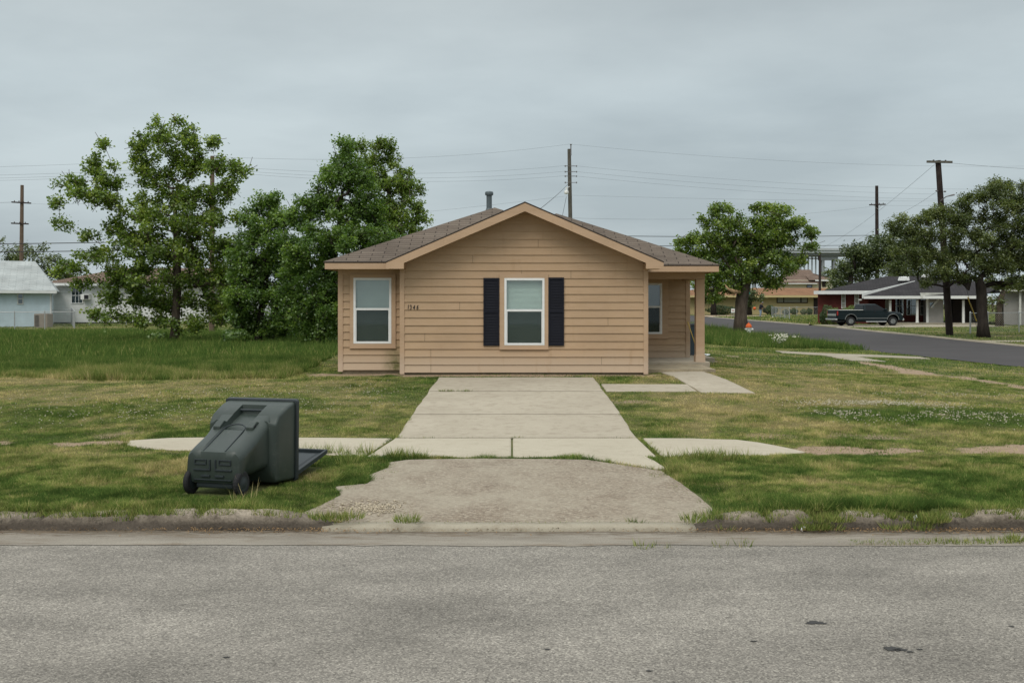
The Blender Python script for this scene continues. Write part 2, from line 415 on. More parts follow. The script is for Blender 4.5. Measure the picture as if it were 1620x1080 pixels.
    M['chrome'] = plain('chrome', (.62, .62, .62), .25, .08, metal=.9)
    M['tyre'] = plain('rubber', (.014, .014, .015), .8)
    M['redlamp'] = plain('red_lens', (.35, .02, .015), .3)
    M['auto_glass'] = plain('tinted_auto_glass', (.006, .007, .009), .3, .1, spec=.25, bump=0)
    t = NT('bin_plastic'); P = t.coord(); n1 = t.noise(2.5, 5, .65, P); n2 = t.noise(120, 3, .6, P); n3 = t.noise(9, 5, .75, P, (1, .4, 1))
    c = t.ramp(n1, [(.3, (.021, .031, .026)), (.7, (.035, .048, .040))])
    c = t.mix(t.ramp(n3, [(.56, 0), (.76, .45)]), c, (.10, .105, .09))
    M['bin'] = t.done(t.bsdf(c, t.ramp(n1, [(.3, .34), (.7, .52)]), 0, .45, t.bump(n2, .12, .002)))
    M['bin_dark'] = plain('dark_bin_plastic', (.018, .025, .028), .5, .2, 5, spec=.4)
    M['ac'] = plain('condenser_casing', (.23, .20, .165), .6, .15, 4)
    M['bluebin'] = plain('slate_plastic', (.05, .075, .095), .5)
    M['yellow_h'] = plain('yellow_handle', (.50, .34, .06), .5)
    M['orange'] = plain('orange_plastic', (.62, .11, .02), .5, .12)
    M['white_paint'] = plain('white_paint', (.72, .72, .69), .5, .08)
    M['green_sign'] = plain('green_sign_enamel', (.03, .16, .13), .5)
    M['skin'] = plain('skin', (.22, .12, .08), .6, .06)
    M['jacket'] = plain('dark_jacket_cloth', (.012, .013, .022), .9, .2)
    M['jeans'] = plain('pale_denim', (.24, .31, .40), .9, .2)
    M['cap'] = plain('grey_cap_cloth', (.25, .28, .33), .9, .1)
    M['paper'] = plain('white_paper', (.72, .74, .76), .8, .06)
    M['gravel'] = plain('pale_gravel', (.40, .34, .25), .9, .45, 30)
    M['flower'] = plain('white_blossom', (.72, .70, .58), .9, .1)
    M['stem'] = plain('weed_stem', (.10, .15, .04), .9, .2)
mats()
# ------------------------------------------------------------------ noise and lie of the land
_LAT = np.random.default_rng(5).random((256, 256))
def vnoise(x, y, s=1.0, o=0.0):
    x = np.asarray(x, float) * s + o; y = np.asarray(y, float) * s + o * 1.7
    xi = np.floor(x).astype(int); yi = np.floor(y).astype(int); fx = x - xi; fy = y - yi
    fx = fx * fx * (3 - 2 * fx); fy = fy * fy * (3 - 2 * fy)
    g = lambda a, b: _LAT[a & 255, b & 255]
    return (g(xi, yi) * (1 - fx) + g(xi + 1, yi) * fx) * (1 - fy) + (g(xi, yi + 1) * (1 - fx) + g(xi + 1, yi + 1) * fx) * fy
def fbm(x, y, s=1.0, o=0.0, n=4):
    t = 0; a = .5; w = 0
    for k in range(n):
        t = t + a * vnoise(x, y, s, o + 13.7 * k); w += a; a *= .55; s *= 2.1
    return t / w
def sm(a, b, x):
    t = np.clip((np.asarray(x, float) - a) / (b - a), 0, 1); return t * t * (3 - 2 * t)

XK = np.array([-60, -12, -5, 0, 5, 9, 12, 16, 23, 35, 80.])
YK = np.array([9.3, 12.6, 14.3, 18, 22, 30, 45, 60, 75, 105, 135, 400.])
ZK = np.array([
 [.15, .15, .15, .15, .15, .15, .15, .15, .15, .15, .15],
 [.16, .16, .16, .16, .16, .16, .16, .16, .16, .16, .16],
 [.18, .17, .17, .17, .17, .17, .17, .16, .15, .15, .15],
 [.28, .30, .34, .35, .34, .27, .21, .16, .15, .15, .15],
 [.40, .42, .46, .50, .48, .32, .22, .17, .16, .18, .2],
 [.42, .42, .46, .50, .50, .33, .22, .16, .17, .2, .2],
 [.37, .37, .40, .50, .46, .38, .30, .19, .20, .25, .3],
 [.30, .30, .38, .50, .46, .42, .38, .28, .32, .34, .4],
 [.50, .50, .50, .50, .46, .42, .38, .36, .45, .48, .5],
 [.75, .72, .65, .55, .5, .5, .5, .5, .5, .52, .6],
 [.8, .8, .7, .6, .6, .6, .6, .62, .64, .66, .7],
 [1., 1., 1., 1., 1., 1., 1., 1., 1., 1., 1.]])
def base_z(x, y):
    x = np.clip(np.asarray(x, float), XK[0], XK[-1]); y = np.clip(np.asarray(y, float), YK[0], YK[-1])
    i = np.clip(np.searchsorted(XK, x, 'right') - 1, 0, len(XK) - 2); j = np.clip(np.searchsorted(YK, y, 'right') - 1, 0, len(YK) - 2)
    u = (x - XK[i]) / (XK[i + 1] - XK[i]); v = (y - YK[j]) / (YK[j + 1] - YK[j])
    u = u * .5 + .5 * u * u * (3 - 2 * u); v = v * .6 + .4 * v * v * (3 - 2 * v)
    return (ZK[j, i] * (1 - u) + ZK[j, i + 1] * u) * (1 - v) + (ZK[j + 1, i] * (1 - u) + ZK[j + 1, i + 1] * u) * v
def apron_z(y): return .03 + (np.clip(y, 9.4, 12.5) - 9.4) / 3.1 * .14
ROAD_NEAR = [(9.0, 24.), (22., 18.2), (31., 15.8), (41, 14.5), (55, 13.4), (75, 13.3), (400, 13.3)]
def near_edge(y):
    return np.interp(y, [p[0] for p in ROAD_NEAR], [p[1] for p in ROAD_NEAR])
def surf_z(x, y):
    """height of the walked-on surface: lawn, slabs and the side street"""
    x = np.asarray(x, float); y = np.asarray(y, float)
    z = base_z(x, y)
    k = (1 - sm(1.95, 2.7, np.abs(x))) * (1 - sm(12.3, 12.8, y))
    z = z * (1 - k) + apron_z(y) * k
    z = z + (fbm(x, y, .9, 3.1) - .5) * .05 * sm(12.6, 16, y) * sm(2.0, 3.0, np.abs(x - .05)) * (1 - sm(60, 90, y))
    return z
def ground_z(x, y):
    z = surf_z(x, y)
    ne = near_edge(y)
    inr = sm(-.25, .05, x - ne) * (1 - sm(-.05, .25, x - 23.0)) * sm(20, 21, y)
    z = z - .07 * inr
    inf = (np.asarray(y, float) < 9.42)
    return np.where(inf, -.12, z)
def gz(x, y): return float(surf_z(x, y))

def in_poly(x, y, P):
    x = np.asarray(x, float); y = np.asarray(y, float); r = np.zeros(x.shape, bool)
    for i in range(len(P)):
        x1, y1 = P[i]; x2, y2 = P[(i + 1) % len(P)]
        c = ((y1 > y) != (y2 > y)) & (x < (x2 - x1) * (y - y1) / ((y2 - y1) if y2 != y1 else 1e-9) + x1)
        r ^= c
    return r
APRON = [(-2.12, 9.72), (-1.95, 10.15), (-1.82, 10.6), (-1.95, 10.95), (-1.62, 11.1), (-1.66, 11.55), (-1.5, 11.95), (-1.52, 12.25), (-1.3, 12.42), (-.5, 12.5), (.4, 12.47), (.95, 12.42), (1.35, 12.1), (1.78, 11.75), (1.9, 11.1), (1.98, 10.5), (2.03, 9.95), (1.92, 9.58), (1.75, 9.44), (-1.5, 9.44), (-1.75, 9.58)]
APRON_CONC = [(.85, 12.58), (1.0, 12.42), (1.35, 12.16), (1.72, 11.82), (1.83, 11.88), (1.76, 12.3), (1.68, 12.58)]
DRIVE = [(-1.66, 14.32), (1.80, 14.32), (1.78, 21.75), (-1.60, 21.75)]
WALK_C = [(-1.85, 12.62), (1.86, 12.62), (1.80, 14.30), (-1.68, 14.30)]
WALK_L = [(-5.0, 13.4), (-4.4, 13.22), (-3.4, 13.16), (-2.6, 12.95), (-1.9, 12.66), (-1.72, 14.3), (-2.6, 14.36), (-3.8, 14.40), (-4.9, 14.33), (-5.42, 14.08), (-5.3, 13.7)]
WALK_R = [(1.92, 12.62), (2.4, 12.68), (3.0, 12.74), (3.5, 12.86), (3.84, 13.05), (3.7, 13.45), (3.45, 13.95), (3.2, 14.2), (2.6, 14.32), (1.88, 14.3)]
CROSS = [(1.84, 19.45), (3.62, 19.45), (3.62, 20.55), (1.84, 20.55)]
PATH = [(3.66, 19.2), (4.68, 19.2), (4.46, 25.35), (3.46, 25.35)]
PORCH = [(3.1, 25.4), (5.05, 25.4), (5.05, 27.52), (5.6, 27.52), (5.6, 31.), (3.1, 31.)]
HOUSE = [(-4.05, 23.42), (-2.55, 23.42), (-2.55, 22.86), (3.1, 22.86), (3.1, 27.5), (4.88, 27.5), (4.88, 32), (-4.05, 32)]
SIDE_PATH = [(9.7, 35.6), (14.4, 34.2), (14.6, 35.6), (9.9, 37.4)]
SIDE_WALK = [(11.0, 32.2), (12.1, 32.2), (11.9, 35.), (10.9, 35.4)]
DIRTY = [[(3.95, 12.9), (4.55, 12.8), (4.8, 13.25), (4.45, 13.75), (4.0, 13.7), (3.8, 13.3)], [(4.75, 12.95), (5.4, 13.05), (5.3, 13.4), (4.85, 13.55)], [(5.9, 12.95), (7.4, 12.85), (8.6, 13.0), (8.5, 13.55), (6.6, 13.7), (5.9, 13.3)],
         [(-6.3, 13.5), (-5.45, 13.65), (-5.4, 14.1), (-6.3, 14.05)], [(-9, 13.6), (-6.9, 13.65), (-6.9, 14.0), (-9, 14.1)],
         [(-2.6, 22.2), (-1.5, 22.05), (2.0, 22.05), (3.2, 22.15), (3.4, 22.9), (-2.6, 22.9)], [(-4.6, 22.3), (-4.1, 22.35), (-2.6, 22.7), (-2.5, 23.5), (-4.8, 23.5)],
         [(11.1, 17.5), (11.9, 17.5), (11.8, 26), (11.2, 26)], [(10.3, 26.), (11.4, 26.), (11.5, 32), (10.9, 32)],
         [(3.9, 25.0), (4.7, 24.2), (5.1, 25.4), (3.9, 25.4)]]
SLABS = [APRON, APRON_CONC, DRIVE, WALK_C, WALK_L, WALK_R, CROSS, PATH, PORCH, HOUSE, SIDE_PATH, SIDE_WALK]
DRIVE_RED = [(23.3, 71.2), (27, 70.6), (36, 71.6), (36, 76.5), (23.3, 76.8)]
DRIVE_YEL = [(23.2, 118), (31, 119), (31, 124), (23.2, 126)]

def dirt_map(x, y):
    jx = x + (fbm(x, y, 1.6, 9.) - .5) * .7; jy = y + (fbm(x, y, 1.6, 21.) - .5) * .5
    d = np.zeros(np.shape(x))
    for P in DIRTY: d = np.maximum(d, in_poly(jx, jy, P) * 1.0)
    spots = sm(.70, .78, fbm(x, y, .55, 40.)) * .7
    return np.maximum(d, spots * (np.asarray(y) > 14.3))
def tall_map(x, y):
    """1 where the grass was never mown"""
    wob = (fbm(x, y, .35, 60.) - .5) * 1.6
    edge = -5.0 - (y - 22) * .055 + wob * .5
    a = (x < edge) & (y > 21.9 + wob * .7 + sm(-9, -13, x) * 1.2) & (y < 64)
    b = (x > 8.5 + wob) & (x < near_edge(y) - .05) & (y > 40 + wob * 2) & (y < 78)
    return (a | b) * 1.0
def dry_map(x, y):
    n = fbm(x, y, .45, 2.) * .5 + fbm(x, y, 2.2, 7.) * .5
    d = sm(.34, .68, n) * .58
    right = sm(2.0, 3.2, x) * (1 - sm(9.0, 12.0, x)) * sm(14.4, 15.5, y) * (1 - sm(23., 30, y))
    d = d + right * .34
    cl = sm(1.4, .4, np.hypot((x - 7.2) / 2.4, (y - 16.4) / 1.1) + (fbm(x, y, 1.4, 3.) - .5) * .8)      # green clover patch
    d = d * (1 - .9 * cl) - .15 * cl
    left = sm(-1.8, -3, x) * sm(14.5, 16, y) * (1 - sm(21, 23, y)); d = d + left * .18
    far = sm(-7, -10, x) * sm(20.8, 21.6, y) * (1 - sm(22.2, 23.2, y)); d = d + far * .35
    d = d - .10 * ((y < 12.6) * 1.0) + .25 * sm(9.9, 9.45, y) * fbm(x, y, 1.1, 80.)
    tr = sm(.52, .62, fbm(x, y, .8, 31.)) * (np.asarray(y) < 12.6) * .35
    d = d + tr
    d = d - .40 * tall_map(x, y) + .30 * tall_map(x, y) * sm(30, 22, y)
    return np.clip(d, 0, 1)

# ------------------------------------------------------------------ terrain sheet
def axis(stops):
    out = []
    for a, b, s in stops: out += list(np.arange(a, b - 1e-6, s))
    out.append(stops[-1][1]); return np.array(out)
gx = axis([(-500, -60, 40), (-60, -24, 3), (-24, -12, .6), (-12, 12, .16), (12, 30, .35), (30, 60, 3), (60, 500, 40)])
gy = axis([(-60, 8, 17), (8, 9.4, .7), (9.4, 25, .16), (25, 45, .4), (45, 80, 1.0), (80, 140, 4), (140, 1500, 80)])
X, Y = np.meshgrid(gx, gy); Z = ground_z(X, Y)
nx, ny = len(gx), len(gy)
ii = (np.arange(ny - 1)[:, None] * nx + np.arange(nx - 1)[None, :]).ravel()
idx = np.stack([ii, ii + 1, ii + nx + 1, ii + nx], 1).ravel()
dm = dirt_map(X, Y).ravel()
tag(mesh_np('ground', np.stack([X.ravel(), Y.ravel(), Z.ravel()], 1), 4, idx, M['lawn'], {'dry': dry_map(X, Y).ravel(), 'dirt': dm}, True), kind='structure')

# ------------------------------------------------------------------ street, gutter, kerb
def strip(name, mat, xs, rows):
    """rows: list of (y, z) functions across; xs along"""
    mb = MB()
    rings = [[(x, yf(x), zf(x)) for (yf, zf) in rows] for x in xs]
    mb.loft(rings, cap=False, closed=False)
    return struct(mb, name, mat, smooth=True)
c_ = lambda v: (lambda x: v)
wv = lambda s, a, o: (lambda x: (float(fbm(x, 0.5, s, o)) - .5) * a)
xs = np.concatenate([np.arange(-200, -14, 6), np.arange(-14, 14, .05), np.arange(14, 200, 6)])
road_edge = lambda x: 8.74 + (float(fbm(x, 3., .5, 17.)) - .5) * .14 + (float(fbm(x, 3., 4., 7.)) - .5) * .06
strip('road', M['asphalt'], np.arange(-200, 201, 2.), [(c_(-8), c_(-.06)), (c_(-2.), c_(.03)), (c_(3.), c_(.05)), (c_(7.5), c_(.012)), (c_(8.85), c_(-.008))])
strip('gutter', M['gutter'], xs, [(road_edge, c_(-.002)), (c_(8.85), c_(.0)), (c_(9.1), wv(1.2, .012, 4.)), (c_(9.45), c_(-.006))])
def kerb_h(x):
    d = abs(x - .02); k = float(sm(1.62, 2.2, d))
    h = .024 + (.13 + (float(fbm(x, 1., 1.3, 33.)) - .5) * .10) * k
    for jx_ in (-5.05, -4.45, -3.62, -2.95, 2.42, 2.84, 3.12, 3.62, 4.05, 4.32, 4.75, 5.2):     # open joints and knocked-off corners
        h -= .055 * math.exp(-((x - jx_) / .05) ** 2)
    for gx_, gw in ((2.97, .13), (3.88, .17)): h -= .085 * math.exp(-((x - gx_) / gw) ** 4)
    return h
mb = MB(); rings = []; KD = .085
for x in xs:
    h = kerb_h(x); n = lambda o, a: (float(fbm(x, o, 3.5, o * 3.)) - .5) * a
    brk = max(0., float(vnoise(x, 2., 1.15, 44.)) - .62) * .30 * float(sm(2.1, 2.4, abs(x)))
    rings.append([(x, 9.325 + n(1, .06), -.03), (x, 9.335 + n(2, .07) + brk * .3, h * .35), (x, 9.36 + n(3, .07) + brk, h * .74), (x, 9.405 + n(4, .05) + brk, h * .95 + n(7, .03) - brk * .4),
                  (x, 9.48 + brk * .5, h * 1.0 + n(5, .03) - brk * .3), (x, 9.56, h * .93), (x, 9.64, min(h * .5, .05))])
mb.loft(rings, cap=False, closed=False)
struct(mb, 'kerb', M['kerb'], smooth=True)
mb = MB(); rings = []
for x in np.arange(-1.78, 1.80, .1):
    n = lambda o, a: (float(fbm(x, o, 2.5, o * 3.)) - .5) * a
    e = float(sm(1.78, 1.5, abs(x))) * .012; rings.append([(x, 9.275 + n(1, .02), -.03), (x, 9.285 + n(1, .02), .012 + e), (x, 9.34, .030 + e + n(2, .008)), (x, 9.455, .034 + e + n(3, .006)), (x, 9.475, -.02)])
mb.loft(rings, cap=True, closed=False); struct(mb, 'dropped_kerb', M['conc_old'], smooth=True)

def slab(name, P, mat, zf=surf_z, up=.02, th=.14, step=.35, joints=True):
    """a cast slab that follows the ground, ring by ring"""
    P = [Vector((a, b)) for a, b in P]; pts = []
    for i, p in enumerate(P):
        q = P[(i + 1) % len(P)]; n = max(1, int((q - p).length / step))
        for k in range(n): pts.append(p.lerp(q, k / n))
    bm = bmesh.new()
    top = [bm.verts.new((p.x, p.y, float(zf(p.x, p.y)) + up - .012)) for p in pts]
    f = bm.faces.new(top)
    bmesh.ops.recalc_face_normals(bm, faces=bm.faces)
    if f.normal.z < 0: f.normal_flip()
    r = bmesh.ops.inset_individual(bm, faces=[f], thickness=.02)
    bmesh.ops.triangulate(bm, faces=[f for f in bm.faces if len(f.verts) > 4])
    for _ in range(3):
        bmesh.ops.subdivide_edges(bm, edges=[e for e in bm.edges if e.calc_length() > step * 1.3], cuts=1)
        bmesh.ops.triangulate(bm, faces=[f for f in bm.faces if len(f.verts) > 4])
    bnd = {v for e in bm.edges if e.is_boundary for v in e.verts}
    for v in bm.verts: v.co.z = float(zf(v.co.x, v.co.y)) + up - (.012 if v in bnd else 0)
    be = [e for e in bm.edges if e.is_boundary]
    ex = bmesh.ops.extrude_edge_only(bm, edges=be)
    for v in [g for g in ex['geom'] if isinstance(g, bmesh.types.BMVert)]: v.co.z -= th
    bmesh.ops.recalc_face_normals(bm, faces=bm.faces)
    me = bpy.data.meshes.new(name); bm.to_mesh(me); bm.free()
    me.materials.append(mat); o = bpy.data.objects.new(name, me); COL.objects.link(o)
    return tag(o, kind='structure')
slab('driveway_apron', APRON, M['apron'], lambda x, y: apron_z(y), .012)
slab('driveway_apron_patch', APRON_CONC, M['conc_new'], lambda x, y: apron_z(y) + .0, .03)
dz = lambda x, y: base_z(0, y) + 0 * np.asarray(x)
JY = [14.32, 16.42, 19.35, 21.75]
for a, b in zip(JY[:-1], JY[1:]):
    wl = lambda y: -1.66 + (y - 14.32) / 7.43 * .06
    jit = lambda y: (float(fbm(y, 2., 2.2, 70.)) - .5) * .10
    ys = np.linspace(a + .012, b - .025, 9)
    P = [(wl(y) + jit(y) if 14.4 < y else wl(y), y) for y in ys[::-1]] + [(1.80 - (y - 14.32) / 7.43 * .02 + jit(y + 9) * .5, y) for y in ys]
    slab('driveway', P, M['conc'], dz, .02)
def joint(x0, x1, y, w):  # strip drawn wider than the joint to paint in the lip shading
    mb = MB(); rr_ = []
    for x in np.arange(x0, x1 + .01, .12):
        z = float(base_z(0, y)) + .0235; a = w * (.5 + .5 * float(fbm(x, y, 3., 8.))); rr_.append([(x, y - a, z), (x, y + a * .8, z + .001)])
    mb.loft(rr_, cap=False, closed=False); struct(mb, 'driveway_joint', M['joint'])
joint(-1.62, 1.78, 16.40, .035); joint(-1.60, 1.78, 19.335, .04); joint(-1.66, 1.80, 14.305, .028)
slab('sidewalk', [(-1.85, 12.62), (-.012, 12.62), (-.012, 14.295), (-1.68, 14.295)], M['conc_new'], dz, .022)
slab('sidewalk', [(.012, 12.62), (1.84, 12.62), (1.80, 14.295), (.012, 14.295)], M['conc_new'], dz, .022)
slab('sidewalk', WALK_L, M['conc_new'], surf_z, .018)
slab('sidewalk', WALK_R, M['conc_new'], surf_z, .02)
slab('garden_path', CROSS, M['conc'], surf_z, .02)
slab('garden_path', [(3.66, 19.2), (4.68, 19.2), (4.66, 19.85), (3.65, 19.85)], M['conc'], surf_z, .025)
slab('garden_path', [(3.648, 19.875), (4.657, 19.875), (4.46, 25.38), (3.46, 25.38)], M['conc'], surf_z, .025)
pz = lambda x, y: .60 + 0 * np.asarray(x, float)
slab('porch_slab', [(3.105, 25.4), (5.05, 25.4), (5.05, 27.49), (3.105, 27.49)], M['conc'], pz, .03, .3)
slab('porch_slab', [(4.895, 27.5), (5.6, 27.5), (5.6, 31.), (4.895, 31.)], M['conc_old'], pz, .025, .3)
slab('side_path', SIDE_PATH, M['conc_old'], surf_z, .03, step=.8)
slab('side_path', SIDE_WALK, M['conc_old'], surf_z, .03, step=.8)
# side street running back past the corner
mb = MB(); rows = []
for y in axis([(20, 80, 1.0), (80, 400, 10)]):
    ne = float(near_edge(y)) + (float(fbm(y, .3, .3, 7.)) - .5) * .3
    rows.append([(ne + (22.95 - ne) * k / 12, y, float(base_z(ne + (22.95 - ne) * k / 12, y)) + .012 * math.sin(math.pi * k / 12) - .01) for k in range(13)])
mb.loft(rows, cap=False, closed=False); struct(mb, 'side_street', M['asphalt_dark'], smooth=True)
def edge_kerb(name, xf, y0, y1, side):
    mb = MB(); rr = []
    for y in np.arange(y0, y1, .8):
        x = xf(y); z = float(base_z(x, y)); w = (float(fbm(y, 5., .5, 3.)) - .5) * .12
        rr.append([(x - side * .12, y, z - .05), (x - side * .1 + w * .3, y, z + .05 + w * .3), (x, y, z + .07 + w * .4), (x + side * .12, y, z + .05), (x + side * .3, y, z - .02)])
    mb.loft(rr, cap=False, closed=False); struct(mb, name, M['conc_old'], smooth=True)
edge_kerb('side_street_kerb', lambda y: 23.05, 40, 71, 1)
edge_kerb('side_street_kerb', lambda y: 23.05, 77, 117, 1)
slab('neighbour_driveway', DRIVE_RED, M['conc_old'], surf_z, .03, step=1.2)
slab('neighbour_driveway', DRIVE_YEL, M['sand'], surf_z, .03, step=2)
slab('neighbour_path', [(23.5, 49.0), (31, 48.6), (31, 49.6), (23.5, 50.2)], M['conc_old'], surf_z, .03, step=1)
# tar blot and drips on the street
def blot(cx, cy, rx, ry, seed):
    rr = random.Random(seed); n = 26; pts = []
    for k in range(n):
        a = 2 * math.pi * k / n; r = 1 + rr.uniform(-.35, .35)
        pts.append((cx + math.cos(a) * rx * r, cy + math.sin(a) * ry * r, .0))
    return [(x, y, float(np.interp(y, [3, 7.5, 8.85], [.05, .012, -.008])) + .004) for x, y, _ in pts]
mb = MB()
for i, (px, py, rx, ry) in enumerate([(1412, 1024, .05, .035), (1424, 1026, .045, .02), (1440, 1029, .02, .012), (1455, 1025, .02, .01), (1290, 982, .07, .03), (1192, 1012, .022, .010), (1027, 1060, .018, .010), (866, 1025, .02, .012), (358, 1038, .025, .012), (1600, 988, .022, .010)]):
    d = CZ * F / (py - HY) * .985
    mb.poly(blot((px - CX) / F * d, d, rx, ry, i))
struct(mb, 'road_stain', M['tar'])

# ------------------------------------------------------------------ grass
def make_grass(name, n_try, box, hfun, wid, seed, dens=None, mask_tall=None, lean=.6):
    r = np.random.default_rng(seed)
    x = r.uniform(box[0], box[1], n_try); y = r.uniform(box[2], box[3], n_try)
    keep = np.abs(x) < y * (CX / F) * 1.12 + 4.5
    jx = x + (fbm(x, y, 3.5, 51.) - .5) * .22; jy = y + (fbm(x, y, 3.5, 77.) - .5) * .22
    for P in SLABS: keep &= ~in_poly(jx, jy, P)
    bu = (x + 3.06) * math.cos(R(14.5)) - (y - 10.2) * math.sin(R(14.5)); bs = (x + 3.06) * math.sin(R(14.5)) + (y - 10.2) * math.cos(R(14.5))
    keep &= ~((np.abs(bu) < .36) & (bs > -.06) & (bs < 1.9))          # flattened under the bin
    keep &= ~((y > 20) & (x > near_edge(y) - .1 + (fbm(x, y, 1.2, 2.) - .5) * .5) & (x < 23.3))
    keep &= ~in_poly(x, y, DRIVE_RED) & ~in_poly(x, y, DRIVE_YEL)
    d = dirt_map(x, y); keep &= r.random(n_try) > d * .93
    dry = dry_map(x, y); cov = .45 + .55 * sm(.75, .25, dry); keep &= r.random(n_try) < cov
    tall = tall_map(x, y)
    if mask_tall is not None: keep &= (tall > .5) == mask_tall
    keep &= y > 9.50 + (fbm(x, y, 2.0, 90.) - .5) * .26
    x, y, dry, tall = x[keep], y[keep], dry[keep], tall[keep]; n = len(x)
    z = ground_z(x, y)
    fine = fbm(x, y, 7.5, 22., 2); mid = fbm(x, y, 2.7, 63., 3)
    h = hfun(x, y) * r.uniform(.55, 1.25, n) * (.55 + .95 * fine) if not mask_tall else hfun(x, y) * r.uniform(.6, 1.2, n)
    a = r.uniform(0, 2 * np.pi, n); la = r.uniform(0, 2 * np.pi, n); ll = h * r.uniform(.1, lean, n)
    w = wid * r.uniform(.7, 1.3, n)
    dx, dy = np.cos(a) * w / 2, np.sin(a) * w / 2
    co = np.empty((n, 3, 3), np.float32)
    co[:, 0] = np.stack([x - dx, y - dy, z - .01], 1); co[:, 1] = np.stack([x + dx, y + dy, z - .01], 1)
    co[:, 2] = np.stack([x + np.cos(la) * ll, y + np.sin(la) * ll, z + h], 1)
    rnd = np.clip(r.normal(.5, .20, n) + ((fine - .5) * 1.0 + (mid - .5) * .5) * (.3 if mask_tall else 1), 0, 1)
    dd = np.clip(dry + (mid - .5) * .55 + (fine - .5) * .25 + r.normal(0, .16, n) + (r.random(n) < .12) * .4, 0, 1)
    o = mesh_np(name, co.reshape(-1, 3), 3, np.arange(3 * n), M['grass'], {'dry': np.repeat(dd, 3), 'rnd': np.repeat(rnd, 3)})
    tag(o, kind='stuff'); return n
clump = lambda x, y: .6 + .9 * sm(.45, .75, fbm(x, y, 1.3, 15.))
NG = 0
NG += make_grass('lawn_grass', 820000, (-10.2, 10.2, 9.35, 12.75), lambda x, y: .046 * clump(x, y) + .02 * sm(9.95, 9.6, y), .0085, 1, lean=1.3)
NG += make_grass('lawn_grass', 800000, (-13.5, 13.5, 12.7, 17.5), lambda x, y: .032 * clump(x, y), .010, 2, lean=1.2)
NG += make_grass('lawn_grass', 640000, (-18, 17.5, 17.5, 26), lambda x, y: .032 * clump(x, y), .015, 3, mask_tall=False, lean=1.1)
NG += make_grass('lawn_grass', 340000, (-28, 27, 26, 45), lambda x, y: .045 * clump(x, y), .024, 4, mask_tall=False)
NG += make_grass('lawn_grass', 160000, (-45, 50, 45, 80), lambda x, y: .06 * clump(x, y), .05, 5, mask_tall=False)
NG += make_grass('lawn_grass', 90000, (-62, 66, 80, 125), lambda x, y: .12 * clump(x, y), .10, 6, mask_tall=False)
NG += make_grass('uncut_grass', 330000, (-20, -4, 21, 30), lambda x, y: .15 * clump(x, y) + .05, .014, 7, mask_tall=True, lean=.75)
NG += make_grass('uncut_grass', 290000, (-40, 14.5, 30, 65), lambda x, y: .19 * clump(x, y) + .07, .028, 8, mask_tall=True, lean=.7)
NG += make_grass('uncut_grass', 60000, (8, 14.2, 39, 70), lambda x, y: .34 * clump(x, y) + .05, .022, 9, mask_tall=True, lean=.6)
print('BLADES', NG)

# clover heads in the lawn
def specks(name, spots, mat, size, seed, zoff=.05, squash=.8):
    r = np.random.default_rng(seed); P = []
    for (cx, cy, rx, ry, n) in spots:
        a = r.normal(0, .5, (n, 2)); P.append(np.stack([cx + a[:, 0] * rx, cy + a[:, 1] * ry], 1))
    P = np.concatenate(P); keep = np.ones(len(P), bool)
    for S in SLABS: keep &= ~in_poly(P[:, 0], P[:, 1], S)
    cl = fbm(P[:, 0], P[:, 1], 1.8, 5.); keep &= cl > .40
    P = P[keep]; n = len(P); z = ground_z(P[:, 0], P[:, 1]) + zoff * r.uniform(.6, 1.2, n); s = size * r.uniform(.6, 1.3, n)
    o6 = np.array([(1, 0, 0), (-1, 0, 0), (0, 1, 0), (0, -1, 0), (0, 0, squash), (0, 0, -squash)], np.float32)
    f8 = np.array([(0, 2, 4), (2, 1, 4), (1, 3, 4), (3, 0, 4), (2, 0, 5), (1, 2, 5), (3, 1, 5), (0, 3, 5)])
    co = np.concatenate([P, z[:, None]], 1)[:, None, :] + o6[None] * s[:, None, None]
    idx = (f8[None] + (np.arange(n) * 6)[:, None, None]).ravel()
    return tag(mesh_np(name, co.reshape(-1, 3), 3, idx, mat, None, True), kind='stuff')
specks('clover_flowers', [(-6.6, 16.3, 2.4, .9, 200), (-4.2, 17.0, 2.6, 1.2, 220), (-6.0, 19.2, 3.0, 1.0, 150), (-3.2, 19.5, 1.6, 1.4, 120), (6.5, 17.7, 1.5, .45, 800), (6.9, 16.3, 2.2, .9, 480), (8.4, 16.6, 1.6, .8, 260), (8.6, 19.5, 2.0, .7, 140), (-9., 17.5, 3, 2, 160), (5.6, 16.4, 1., .5, 140)], M['clover'], .0105, 3)
# weed tufts along slab edges, cracks and at the foot of the kerb
def tuft_blades(spots, name, seed, dry=.42):
    r = np.random.default_rng(seed); co = []; dd = []; rn = []
    for (cx, cy, z0, rad, h, n) in spots:
        for k in range(n):
            a, q = r.uniform(0, 6.283), rad * math.sqrt(r.random()); x, y = cx + math.cos(a) * q, cy + math.sin(a) * q
            hh = h * r.uniform(.4, 1.2); la = a + r.normal(0, .6); l = hh * r.uniform(.2, .9); w = .006 + .05 * h * r.random(); b = r.uniform(0, 6.283)
            co += [(x - math.cos(b) * w / 2, y - math.sin(b) * w / 2, z0 - .01), (x + math.cos(b) * w / 2, y + math.sin(b) * w / 2, z0 - .01), (x + math.cos(la) * l, y + math.sin(la) * l, z0 + hh)]
            v = np.clip(dry + r.normal(0, .18), 0, 1); dd += [v] * 3; rn += [r.random()] * 3
    o = mesh_np(name, np.array(co), 3, np.arange(len(co)), M['grass'], {'dry': np.array(dd), 'rnd': np.array(rn)})
    return tag(o, kind='stuff')
sp = []
rr = random.Random(4)
for x in np.arange(-1.7, 1.0, .07): sp.append((x, 12.54, gz(x, 12.5) + .005, .05, .045, 9))
for x in np.arange(-1.75, 1.9, .06): sp.append((x, 9.44 + rr.uniform(-.02, .02), .035, .04, .03, 6))
